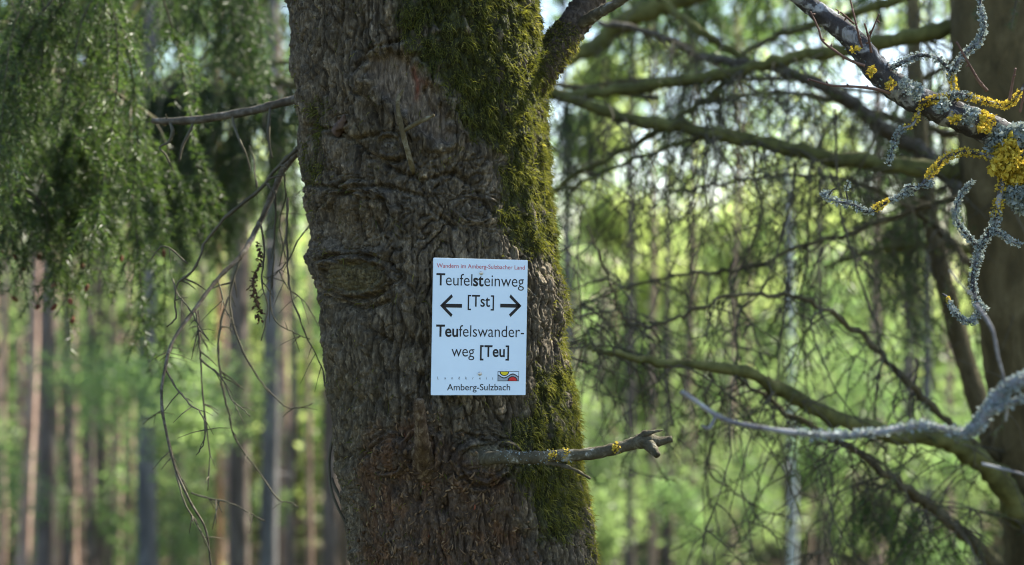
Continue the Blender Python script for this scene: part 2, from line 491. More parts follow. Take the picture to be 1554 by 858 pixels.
crk = np.minimum.reduce([linedist(U, V_, c) + 2.2 * n4 for c in (
    [(484, 396), (510, 388), (545, 386), (580, 392), (600, 404)], [(497, 440), (520, 452), (550, 454), (585, 442)], [(500, 350), (498, 320), (512, 298), (545, 290), (580, 300), (594, 330)], [(548, 305), (545, 335), (552, 365)],
    [(505, 205), (540, 212), (570, 205)], [(560, 240), (600, 246), (625, 236)], [(560, 690), (564, 668), (585, 658), (610, 664)], [(700, 712), (720, 738), (750, 740), (768, 722)],
    [(598, 258), (640, 274), (690, 262), (722, 285), (748, 325)], [(474, 192), (520, 200), (560, 232), (598, 258)], [(640, 274), (655, 320), (690, 345)],
    [(478, 436), (505, 456), (545, 470), (590, 458)], [(548, 470), (560, 500), (590, 520)], [(645, 135), (655, 160), (662, 172)], [(560, 300), (566, 330), (580, 352)],
    [(470, 280), (520, 288), (580, 282), (650, 300)], [(700, 655), (730, 668), (760, 668)], [(540, 110), (560, 75), (605, 62)])])
h = (hbark * amp + fine * 0.9 + grain * 1.0) * (1 - smoothm) + (1.2 * grain + 0.4 * fine + 3.0 * hA) * smoothm + bulge
h += 13 * np.exp(-(((U - 530) / 60) ** 2 + ((V_ - 305) / 26) ** 2)) * (~side) + 9 * np.exp(-(((U - 535) / 60) ** 2 + ((V_ - 392) / 18) ** 2)) * (~side) - 9 * np.exp(-(((U - 540) / 62) ** 2 + ((V_ - 466) / 16) ** 2)) * (~side)
h += 9 * pn(SM / 70, ZM / 100, 50) - 4.0 * wnd + 7 * lipw - 13 * np.exp(-(crk / 3.0) ** 2) * (~side)
h += fr * (2.2 * pn(SM / 7, ZM / 7, 52) + 1.5 * np.abs(pn(SM / 3.2, ZM / 3.2, 53)))
for hx, hy, hrad, hd in ((672, 773, 8, 17), (636, 762, 5, 10), (596, 738, 7, 10), (556, 690, 7, 9)):
    h -= hd * np.exp(-(((U - hx) / hrad) ** 2 + ((V_ - hy) / (hrad * 1.3)) ** 2)) * (~side)
MOSS_A = [(596, -80), (600, 40), (622, 88), (645, 112), (668, 140), (690, 188), (720, 212), (752, 232), (752, 330), (772, 372), (800, 392), (828, 402), (850, 420), (900, 420), (930, -80)]
MOSS_B = [(806, 556), (842, 548), (900, 535), (940, 780), (905, 700), (896, 760), (886, 800), (850, 832), (822, 828), (806, 790), (790, 745), (770, 720), (752, 655), (770, 632), (792, 625)]
MOSS_C = [(474, 150), (486, 138), (498, 150), (497, 200), (494, 260), (484, 292), (474, 280), (471, 215)]
md = np.maximum.reduce([polydist(U, V_, MOSS_A), polydist(U, V_, MOSS_B) - 2, polydist(U, V_, MOSS_C) - 3])
md = md + 9 * n2 + 8 * n1 + 5 * n4
edge = np.exp(-((U - (777 + (AX + AR) * F / 2.37)) / 16) ** 2) * (PH > 0.8) * (V_ > 400) * 14 - 8   # thin fringe on the right flank
md = np.maximum(md, edge + 9 * n2)
moss = sstep(-8, 20, md)
bare = sstep(0.30, 0.62, pn(SM / 26 + 9, ZM / 38, 77) * 0.8 + 0.35 * pn(SM / 9, ZM / 14, 78))
moss = moss * (1 - 0.9 * bare)
h = h * (1 - 0.35 * moss) + moss * (4.0 + 5.5 * pn(SM / 18, ZM / 22, 80) + 2 * pn(SM / 7, ZM / 9, 81))
h -= 12.0
flut = sstep(0.9, 0.0, Z) * 30 * np.cos(PH * 5 + 0.7)
AD = AR + 0.001 * (h + flut)
XT, YT = AX + AD * np.sin(PH), D0 - AD * np.cos(PH)
TP = np.stack([XT, YT, Z], -1)
# colours of bark, old wood, crumbly rot, algae
c = np.ones(PH.shape + (3,))
base = np.array([0.098, 0.082, 0.057])
tone = 0.72 + 0.62 * idP ** 1.4 + 0.30 * flk + 0.22 * n3 + 0.2 * n2
c *= base * tone[..., None]
c = np.clip(c, 0.012, 1) * (1 + 0.45 * sstep(0.6, 0.95, idC)[..., None] * np.array([1, 1.0, 1.0]))
def mixc(m, col):
    global c
    m = np.clip(m, 0, 1)[..., None]
    c = c * (1 - m) + np.asarray(col) * m
mixc(sstep(0.25, 0.7, n1 + 0.6 * n2) * 0.35, (0.12, 0.11, 0.095))
mixc(sstep(640, 430, U) * sstep(380, 640, V_) * (0.35 + 0.35 * n1), (0.115, 0.10, 0.05))
mixc(wnd * 0.85 * (0.75 + 0.3 * n4 + 0.25 * n2), (0.20, 0.165, 0.13))
mixc(np.exp(-(linedist(U, V_, [(626, 105), (634, 128), (632, 148)]) / 4.5) ** 2) * (0.8 + 0.4 * n4), (0.14, 0.05, 0.03))
mixc(np.exp(-(linedist(U, V_, [(637, 120), (648, 128)]) / 4) ** 2) * 0.6, (0.13, 0.055, 0.035))
for (cx, cyy, rx, ry, cc, st) in ((547, 338, 46, 47, (0.15, 0.12, 0.075), 0.5), (545, 421, 44, 26, (0.13, 0.12, 0.055), 0.5), (592, 222, 16, 14, (0.15, 0.14, 0.12), 0.6),
                                  (590, 690, 26, 25, (0.12, 0.115, 0.08), 0.6), (733, 690, 34, 22, (0.12, 0.11, 0.07), 0.6), (519, 187, 11, 9, (0.16, 0.11, 0.085), 0.6), (560, 205, 60, 14, (0.12, 0.10, 0.06), 0.5)):
    d = np.hypot((U - cx) / rx, (V_ - cyy) / ry)
    mixc((1 - sstep(0.7, 1.1, d)) * st * (~side), cc)
mixc(fr * (0.75 + 0.25 * n2), np.array([0.080, 0.053, 0.036]))
mixc(fr * sstep(0.1, 0.7, pn(SM / 22, ZM / 40, 85) + sstep(640, 560, U) * 0.5), np.array([0.115, 0.066, 0.036]))
mixc(moss * 0.95, (0.035, 0.040, 0.012))
gi = np.arange(len(zr) - 1)[:, None] * len(phi) + np.arange(len(phi) - 1)[None]
gi = gi.ravel()
mb = MB()
mb.add(TP.reshape(-1, 3), np.stack([gi, gi + 1, gi + 1 + len(phi), gi + len(phi)], -1), None, c.reshape(-1, 3))
TREE = empty('sign_tree', (0.02, D0, 0.0))
tag(TREE, 'thick old tree trunk in the centre, mossy on its right, carrying the white sign', 'tree')
mb.build('trunk', M['trunk'], TREE)

def strands(mb, P0, Nn, length, width, rng, cols, lean=0.75):
    """short curved moss strands growing out of a surface and hanging down"""
    n = len(P0)
    down = np.array([0, 0, -1.0])
    dirv = unit(Nn * (0.55 + 0.5 * rng.random((n, 1))) + down * (lean * rng.random((n, 1)) ** 0.7) + rng.normal(0, 0.42, (n, 3)))
    L = (length * (0.5 + rng.random(n)))[:, None] if np.ndim(length) == 0 else (length * (0.5 + rng.random(n)))[:, None]
    w = unit(np.cross(dirv, rng.normal(0, 1, (n, 3)))) * width * (0.6 + 0.8 * rng.random((n, 1)))
    mid = P0 + dirv * L * 0.55
    tip = mid + unit(dirv + down * 0.75 + rng.normal(0, 0.3, (n, 3))) * L * 0.5
    Vv = np.stack([P0 - w, P0 + w, mid + w * 0.9, mid - w * 0.9, tip], 1).reshape(-1, 3)
    b = np.arange(n)[:, None] * 5
    cc = np.repeat(cols, 5, 0)
    mb.add(Vv, b + np.array([[0, 1, 2, 3]]), b + np.array([[3, 2, 4]]), cc)

def moss_cols(n, rng, clump=None):
    t = rng.random((n, 1))
    if clump is not None: t = np.clip(0.45 * t + 0.55 * clump[:, None], 0, 1)
    a, b2, b3 = np.array([0.036, 0.048, 0.013]), np.array([0.125, 0.130, 0.030]), np.array([0.36, 0.33, 0.10])
    return np.where(t < 0.6, a + (b2 - a) * t / 0.6, b2 + (b3 - b2) * (t - 0.6) / 0.4) * (0.75 + 0.5 * rng.random((n, 1)))

rng = np.random.default_rng(5)
cell_area = np.gradient(zr)[:, None] * (AR * np.gradient(phi)[None])
wgt = (moss * cell_area * (np.abs(PH) < 2.6) * (Z > 0.9) * (Z < 2.5)).ravel()
wgt /= wgt.sum()
mossN = 70000
pick = rng.choice(wgt.size, mossN, p=wgt)
P0 = TP.reshape(-1, 3)[pick] + rng.normal(0, 0.0008, (mossN, 3))
ph_p = PH.ravel()[pick]
Nn = np.stack([np.sin(ph_p), -np.cos(ph_p), np.zeros(mossN)], -1)
clump = np.clip(0.36 + 0.6 * pn(SM / 16, ZM / 22, 88).ravel()[pick] + 0.4 * pn(SM / 50, ZM / 60, 89).ravel()[pick], 0, 1)
lng = 0.0042 + 0.013 * np.clip(0.35 + 0.9 * pn(SM / 22, ZM / 34, 90).ravel()[pick], 0, 1)
mb = MB()
strands(mb, P0 - Nn * 0.001, Nn, lng, 0.00055, rng, moss_cols(mossN, rng, clump))
o = mb.build('moss', M['moss'], TREE)
tag(o, 'thick green moss hanging in tufts down the trunk', kind='stuff')

# crumbs of rotten wood stuck in the decayed foot of the visible trunk
def crumbs():
    rng = np.random.default_rng(8)
    wg = ((fr * (0.35 + sstep(0, 0.6, pn(SM / 30, ZM / 30, 95))) + 0.35 * np.exp(-(((U - 660) / 60) ** 2 + ((V_ - 640) / 25) ** 2)) * (~side)) * cell_area * (Z > 1.1)).ravel()
    wg /= wg.sum()
    n = 850
    pk = rng.choice(wg.size, n, p=wg)
    mb = MB()
    for i in range(n):
        p = TP.reshape(-1, 3)[pk[i]]
        a = PH.ravel()[pk[i]]
        nn = np.array([math.sin(a), -math.cos(a), 0]); tx = np.array([math.cos(a), math.sin(a), 0]); up = np.array([0, 0, 1.0])
        g = rng.normal(math.pi / 2, 0.7)
        L = rng.uniform(0.003, 0.010) * (1.0 if rng.random() < 0.8 else 1.5)
        d = tx * math.cos(g) + up * math.sin(g) + nn * rng.normal(0.1, 0.25)
        s = np.cross(nn, d)
        t = np.linspace(-0.5, 0.5, 4)[:, None]
        bend = rng.uniform(-0.5, 0.5)
        pts = p + nn * 0.0012 + d * L * t + (s * bend + nn * 0.3) * L * (0.25 - t * t) * 1.6
        r = rng.uniform(0.0008, 0.0021)
        k = rng.random()
        col = np.array([0.08, 0.052, 0.032]) * (1 - k) + np.array([0.19, 0.13, 0.075]) * k * (1.0 if rng.random() < 0.75 else 1.5)
        if rng.random() < 0.012: col = np.array([0.20, 0.07, 0.04])
        fl = rng.random() < 0.45
        tube(mb, pts, np.array([0.6, 1, 1, 0.5]) * r * (1.7 if fl else 1.0), 5, col * (0.75 if fl else 1.0), sq=0.3 if fl else 0.7)
    o = mb.build('wood_crumb', M['chip'], TREE)
    tag(o, 'loose tan crumbs of rotten wood on the decayed lower bark', kind='stuff')
crumbs()

# ---- lichen flakes on a path
YEL, GRY = (np.array([0.46, 0.34, 0.035]), np.array([0.66, 0.53, 0.10])), (np.array([0.16, 0.195, 0.19]), np.array([0.36, 0.42, 0.42]))
def flakes(mb, pts, rad, n, size, rng, pal, spread=1.0, side_bias=None):
    pts = np.asarray(pts); rad = np.broadcast_to(rad, (len(pts),))
    k = rng.random(n) * (len(pts) - 1.001)
    i = k.astype(int); f = (k - i)[:, None]
    p = pts[i] * (1 - f) + pts[i + 1] * f
    r = rad[i] * (1 - f[:, 0]) + rad[i + 1] * f[:, 0]
    T = unit(pts[i + 1] - pts[i])
    nn = rng.normal(0, 1, (n, 3))
    if side_bias is not None: nn = nn + np.asarray(side_bias)
    nn = unit(nn - T * np.sum(nn * T, 1, keepdims=True))
    p = p + nn * (r * (0.92 + 0.5 * spread * rng.random(n)))[:, None]
    ax = unit(nn * 0.45 + rng.normal(0, 0.6, (n, 3)))
    bx = unit(np.cross(ax, rng.normal(0, 1, (n, 3))))
    s = (size * (0.45 + 0.9 * rng.random(n)))[:, None]
    cup = unit(np.cross(ax, bx)) * s * 0.28
    Vv = np.stack([p, p + ax * s * 0.55 + bx * s * 0.55 + cup, p + ax * s, p + ax * s * 0.55 - bx * s * 0.55 + cup * 0.3, p + ax * s * 1.15 + bx * s * 0.45 - cup], 1).reshape(-1, 3)
    b = np.arange(n)[:, None] * 5
    tt = rng.random((n, 1))
    cols = (pal[0] * (1 - tt) + pal[1] * tt) * (0.8 + 0.4 * rng.random((n, 1)))
    mb.add(Vv, b + np.array([[0, 1, 2, 3]]), b + np.array([[1, 4, 2]]), np.repeat(cols, 5, 0))

# ---- branches of the sign tree
rng = np.random.default_rng(21)
def limb(P, mat, parent, name='branch', m=8, sides=12, rough=0.10, rg=rng, lump=0.08, kink=0.0, thin=1.0):
    pts, rad = pix_path(P, m)
    rad = rad * thin
    if kink: pts = pts + np.cumsum(rg.normal(0, kink, pts.shape), 0) * np.linspace(0, 1, len(pts))[:, None] * 0.5 + rg.normal(0, kink, pts.shape)
    t = np.arange(len(rad))
    rad = rad * (1 + lump * np.sin(t * 1.7 + rg.random() * 6) * np.sin(t * 0.63 + rg.random() * 6))
    mb = MB()
    tube(mb, pts, rad, sides, rough=rough, rng=rg)
    o = mb.build(name, mat, parent)
    return o, pts, rad

# upper right limb, mossy at its base
UL = [(770, 150, 2.33, 60), (812, 112, 2.36, 62), (842, 78, 2.38, 52), (866, 44, 2.40, 46), (890, 10, 2.42, 44), (912, -30, 2.44, 42), (960, -140, 2.5, 38), (1040, -330, 2.6, 30), (1100, -560, 2.7, 20)]
o, ulp, ulr = limb(UL, M['trunk'], TREE, m=14, sides=28, rough=0.10)
att = o.data.attributes['col'].data
att.foreach_set('color', np.tile(np.array([0.075, 0.06, 0.045, 1], np.float32), len(att)))
o['label'] = 'dark limb forking off the trunk at the top right'
mb = MB()
tube(mb, *pix_path([(876, 40, 2.39, 16), (905, 22, 2.37, 18), (930, 8, 2.36, 15), (960, -12, 2.35, 13), (1010, -60, 2.3, 9)], 8), 10, rough=0.12, rng=rng)
mb.build('twig', M['stub'], o)
mb = MB()
rg = np.random.default_rng(33)
n = 5200
k = (rg.random(n) ** 1.5) * 40; i = np.minimum(k.astype(int), len(ulp) - 2); f = (k - i)[:, None]
T = unit(ulp[i + 1] - ulp[i]); nn = unit(rg.normal(0, 1, (n, 3)) + np.array([-0.2, -0.5, 0.5])); nn = unit(nn - T * np.sum(nn * T, 1, keepdims=True))
strands(mb, ulp[i] * (1 - f) + ulp[i + 1] * f + nn * (ulr[i] * 0.97)[:, None], nn, 0.0085, 0.00055, rg, moss_cols(n, rg) * 0.8)
tag(mb.build('moss', M['moss'], o), 'moss on the base of the upper limb', kind='stuff')

# short dead branch sticking out to the right under the sign
s0, nb, _ = surf(740, 695)
d0 = s0[1] - CY
BR = [(700, 699, d0 + 0.03, 34), (728, 697, d0 - 0.006, 27), (746, 695, d0 - 0.03, 20), (772, 694, d0 - 0.05, 20), (806, 695, d0 - 0.07, 19), (850, 692, d0 - 0.085, 18.5),
      (895, 689, d0 - 0.095, 18.5), (930, 682, d0 - 0.10, 18), (955, 675, d0 - 0.10, 18), (972, 670, d0 - 0.10, 23), (986, 668, d0 - 0.10, 22), (1000, 670, d0 - 0.10, 15), (1020, 666, d0 - 0.10, 9)]
o, bp, br = limb(BR, M['stub'], TREE, m=6, sides=18, rough=0.07)
o['label'] = 'broken dead branch stub with lichen pointing right below the sign'
mb = MB()
tube(mb, *pix_path([(980, 670, d0 - 0.10, 18), (990, 681, d0 - 0.115, 16), (998, 692, d0 - 0.125, 10)], 5), 10, rough=0.2, rng=rng)
mb.build('side_stub', M['stub'], o)
mb = MB()
tube(mb, *pix_path([(968, 668, d0 - 0.10, 14), (978, 660, d0 - 0.105, 11), (990, 656, d0 - 0.11, 6), (1006, 653, d0 - 0.11, 2)], 4), 8, rough=0.3, rng=rng)
mb.build('side_stub', M['stub'], o)
mb = MB()
tube(mb, *pix_path([(828, 701, d0 - 0.08, 9), (850, 706, d0 - 0.085, 7), (872, 713, d0 - 0.09, 5), (896, 727, d0 - 0.09, 4)], 5), 7, rough=0.3, rng=rng)
mb.build('twig', M['stub'], o)
mb = MB()
flakes(mb, bp[14:34], br[14:34], 260, 0.0022, rng, GRY, 0.15)
for a, b2, cnt in ((28, 31, 40), (42, 45, 60), (31, 33, 30)):
    flakes(mb, bp[a:b2], br[a:b2], cnt, 0.003, rng, YEL, 0.3, (0, -1.6, 0.6))
tag(mb.build('lichen', M['lichen'], o), 'yellow and grey lichen flecks', kind='stuff')

# upright broken stub below the sign
p1, n1_, _ = surf(642, 695); p2 = p1 + n1_ * 0.012
dd = p2[1] - CY
M['stubwood'] = mat_bark('brown_stub_wood', [(0.3, (0.032, 0.021, 0.013)), (0.5, (0.082, 0.056, 0.033)), (0.68, (0.22, 0.17, 0.11))], (110, 110, 60), 8, 1.0, 300, bdist=0.003)
limb_o, _, _ = limb([(645, 716, dd + 0.03, 40), (642, 694, dd + 0.004, 33), (640, 668, dd - 0.032, 22), (638, 640, dd - 0.047, 18), (636, 618, dd - 0.055, 17), (636, 606, dd - 0.058, 14)],
                    M['stubwood'], TREE, 'branch_stub', 9, 22, 0.15)
limb_o['label'] = 'upright broken brown stub just below the sign'
# little forked twig lying on the old wound
q1, nq, _ = surf(625, 255); e1 = q1[1] - CY
M['olivetwig'] = mat_bark('olive_twig_bark', [(0.3, (0.05, 0.04, 0.02)), (0.5, (0.10, 0.08, 0.04)), (0.66, (0.22, 0.21, 0.15))], (50, 50, 50), 6, 0.4, 300)
tw, _, _ = limb([(628, 262, e1 + 0.01, 9), (623, 246, e1 - 0.016, 8.5), (616, 220, e1 - 0.024, 8), (610, 196, e1 - 0.027, 8), (605, 172, e1 - 0.024, 7), (604, 152, e1 - 0.022, 6), (612, 136, e1 - 0.02, 4)], M['olivetwig'], TREE, 'twig', 6, 9, 0.12)
tw['label'] = 'thin forked dead twig standing on the pale bark wound'
mb = MB(); tube(mb, *pix_path([(610, 200, e1 - 0.026, 6), (628, 190, e1 - 0.032, 6.5), (645, 181, e1 - 0.038, 6), (659, 175, e1 - 0.042, 5)], 5), 8, rough=0.12, rng=rng); mb.build('twig', M['olivetwig'], tw)
# torn pinkish wood splinter on the left
sp, ns, _ = surf(520, 188)
mb = MB(); dd = sp[1] - CY
tube(mb, *pix_path([(514, 200, dd + 0.012, 20), (518, 190, dd - 0.008, 14), (521, 180, dd - 0.014, 8), (523, 174, dd - 0.016, 3)], 5), 9, rough=0.4, rng=rng)
mb.build('branch_stub', mat_bark('torn_wood', [(0.3, (0.06, 0.045, 0.036)), (0.7, (0.15, 0.105, 0.085))], (60, 60, 30), 6, 0.5, 300), TREE)

# straight dead branch to the left
LB = [(500, 132, 2.45, 18), (468, 142, 2.50, 15), (448, 151, 2.52, 13.5), (420, 158, 2.53, 12.5), (388, 167, 2.54, 13), (340, 176, 2.55, 12), (300, 182, 2.56, 12.5), (262, 184, 2.57, 11), (231, 184, 2.58, 8)]
o, lbp, lbr = limb(LB, M['dead'], TREE, m=6, sides=10, rough=0.10)
o['label'] = 'straight broken dead branch pointing left from the trunk'
for P in ([(352, 172, 2.55, 4), (355, 190, 2.53, 4), (364, 214, 2.5, 4), (374, 236, 2.5, 3), (380, 258, 2.5, 2)], [(410, 165, 2.53, 4), (408, 190, 2.5, 5), (408, 215, 2.49, 4.5), (413, 240, 2.48, 3)],
          [(258, 186, 2.57, 5), (262, 200, 2.55, 6), (256, 216, 2.55, 4), (242, 224, 2.54, 3), (252, 236, 2.54, 3), (262, 258, 2.54, 2)], [(294, 186, 2.56, 4), (286, 204, 2.55, 5), (277, 222, 2.55, 4), (272, 245, 2.55, 3)],
          [(254, 182, 2.57, 3), (251, 174, 2.56, 2)]):
    mb = MB(); tube(mb, *pix_path(P, 5), 6, rough=0.1, rng=rng); mb.build('twig', M['twig'], o)

# drooping dead branch hanging down on the left, with its long bare twigs
def px4(P, d0, d1, w0, w1):
    n = len(P)
    return [(x, y, d0 + (d1 - d0) * i / (n - 1), w0 + (w1 - w0) * i / (n - 1)) for i, (x, y) in enumerate(P)]
mainP = [(498, 216), (470, 222), (454, 230), (431, 256), (416, 289), (394, 338), (379, 368), (368, 386), (330, 424), (297, 468), (263, 517), (251, 558), (245, 603), (253, 659), (267, 714), (290, 764), (312, 803), (320, 857), (326, 910)]
ww = np.interp(np.arange(len(mainP)), [0, 2, 6, 10, 14, 18], [17, 13, 9.5, 6.5, 4.5, 3])
P4 = [(x, y, 2.5 + 0.12 * math.sin(i * 0.35), w) for i, ((x, y), w) in enumerate(zip(mainP, ww))]
DR, drp, drr = limb(P4, M['dead'], TREE, m=7, sides=9, rough=0.12, thin=0.82)
DR['label'] = 'long bare drooping branch hanging in an arc left of the trunk'
twl = [([(457, 217), (440, 236), (412, 262), (390, 286), (353, 315), (327, 342), (304, 368), (297, 386), (286, 405), (263, 424), (256, 452), (254, 476), (241, 492)], 9, 2.5),
       ([(262, 424), (268, 446), (286, 470), (300, 492), (318, 520)], 4, 2), ([(290, 748), (318, 756), (345, 764), (380, 778), (407, 792)], 4, 2), ([(251, 558), (262, 580), (279, 603), (300, 626), (307, 645), (304, 675), (290, 692)], 4, 2),
       ([(297, 470), (304, 505), (306, 547), (309, 631), (315, 692), (312, 742)], 4.5, 2), ([(304, 545), (320, 560), (334, 575), (350, 600), (362, 614), (384, 631)], 4, 2), ([(368, 386), (356, 412), (348, 452), (357, 503), (379, 553), (401, 586), (429, 614), (450, 616), (468, 613)], 5, 2),
       ([(348, 452), (336, 500), (334, 558), (340, 603), (348, 634), (357, 664), (390, 714), (423, 759), (440, 766), (454, 773)], 4.5, 2), ([(437, 300), (436, 340), (437, 380), (443, 441), (462, 503), (485, 558), (493, 592)], 4.5, 2.5),
       ([(416, 289), (414, 330), (411, 380), (408, 420), (413, 460), (420, 478), (446, 492), (466, 500)], 4, 2), ([(454, 230), (460, 250), (468, 285), (470, 320)], 5, 3), ([(472, 335), (455, 360), (440, 392), (424, 412), (405, 424)], 3, 2),
       ([(245, 603), (250, 640), (262, 690), (285, 745)], 4, 2.5), ([(263, 517), (254, 535), (238, 548)], 3, 1.5), ([(300, 470), (304, 500), (318, 530)], 3, 1.5), ([(330, 424), (340, 460), (350, 478), (352, 500)], 3, 2),
       ([(245, 625), (232, 632), (215, 646)], 2.5, 1.5), ([(394, 338), (400, 380), (395, 430), (402, 470), (392, 520)], 4, 2), ([(424, 412), (440, 440), (468, 462), (490, 500)], 3, 1.5),
       ([(268, 715), (280, 760), (300, 800), (318, 840)], 3.5, 2), ([(285, 400), (250, 372), (230, 392)], 4, 2), ([(431, 256), (436, 300), (428, 350), (440, 400)], 3, 1.8), ([(390, 286), (386, 262), (382, 240), (376, 222)], 3, 2)]
for P, w0, w1 in twl:
    dz = 2.5 + rng.uniform(-0.08, 0.14)
    pts, rad = pix_path(px4(P, dz, dz + rng.uniform(-0.1, 0.1), w0 * 0.8, w1 * 0.75), 5)
    pts = pts + np.cumsum(rng.normal(0, 0.0009, pts.shape), 0); rad = rad * rng.uniform(0.75, 1.3, len(rad))
    mb = MB(); tube(mb, pts, rad, 6, rough=0.12, rng=rng)
    for _ in range(int(rng.integers(4, 9))):          # little side spurs
        i = int(rng.integers(3, len(pts) - 2))
        d = unit(np.array([rng.normal(0, 1), rng.normal(0, 0.6), -0.5 + rng.normal(0, 0.5)]))
        L = rng.uniform(0.012, 0.05)
        tube(mb, np.array([pts[i], pts[i] + d * L * 0.5 + [0, 0, -0.003], pts[i] + d * L + [0, 0, -0.01]]), np.array([0.8, 0.6, 0.3]) * rad[i], 5)
    mb.build('twig', M['twig'], DR)
# withered brown cluster hanging on one of the twigs
mb = MB()
for k in range(130):
    t = k / 130
    pc = W(390 + 5 * math.sin(t * 9) - 2 * t, 366 + 118 * t ** 0.85, 2.5) + rng.normal(0, 0.0012 + 0.0018 * (t > 0.45), 3)
    dv = unit(rng.normal(0, 1, 3) + np.array([0, 0, -0.8])) * rng.uniform(0.004, 0.010)
    tube(mb, np.array([pc, pc + dv * 0.5, pc + dv]), np.array([0.0014, 0.0026, 0.0008]), 5, np.array([0.075, 0.045, 0.03]) * rng.uniform(0.5, 1.6), sq=0.5)
wc = mb.build('withered_cluster', M['chip'], DR)
wc['label'] = 'withered dark brown cluster dangling from a twig'
# thin dark shoots curling along the trunk's lower left side
for P in ([(540, 640), (513, 650), (501, 684), (500, 720), (503, 744), (515, 775), (536, 813)], [(503, 726), (518, 762), (528, 800), (534, 850)], [(512, 690), (518, 720), (520, 750)]):
    mb = MB(); tube(mb, *pix_path(px4(P, 2.40, 2.34, 5, 3.5), 6), 7, rough=0.1, rng=rng)
    o = mb.build('shoot', M['twig'], TREE)

# crown of the sign tree, high above the frame
def leaf_cloud(mb, rng, centre, size, n, leaf, cols, clumps=14, flat=0.5, spread=0.17):
    """leaves gathered in uneven clumps through an ellipsoid"""
    centre, size = np.asarray(centre, float), np.asarray(size, float)
    cc = unit(rng.normal(0, 1, (clumps, 3))) * (rng.random((clumps, 1)) ** 0.45)
    k = rng.integers(0, clumps, n)
    p = (cc[k] + rng.normal(0, spread, (n, 3))) * size + centre
    nrm = unit(rng.normal(0, 1, (n, 3)) + np.array([0, 0, flat * 2]))
    a = unit(np.cross(nrm, rng.normal(0, 1, (n, 3)))); b = np.cross(nrm, a)
    s = (leaf * (0.6 + 0.8 * rng.random(n)))[:, None]
    Vv = np.stack([p - a * s * 0.5, p + b * s * 0.32, p + a * s * 0.55, p - b * s * 0.32], 1).reshape(-1, 3)
    t = np.clip(rng.random((n, 1)) * 0.6 + rng.random((clumps, 1))[k] * 0.4, 0, 1)
    col = np.asarray(cols[0]) * (1 - t) + np.asarray(cols[1]) * t
    mb.add(Vv, np.arange(n)[:, None] * 4 + np.array([[0, 1, 2, 3]]), None, np.repeat(col, 4, 0))
rg = np.random.default_rng(71)
mb = MB()
for cxyz, sz, n in (((-0.7, 0.4, 6.4), (1.3, 1.2, 1.0), 2600), ((-1.5, 0.9, 5.4), (0.9, 0.9, 0.6), 1400), ((0.4, 0.5, 5.6), (0.8, 0.8, 0.5), 900)):
    leaf_cloud(mb, rg, cxyz, sz, n, 0.055, ((0.045, 0.09, 0.02), (0.08, 0.14, 0.03)), 16)
tag(mb.build('crown', M['leaf'], TREE), kind='stuff')

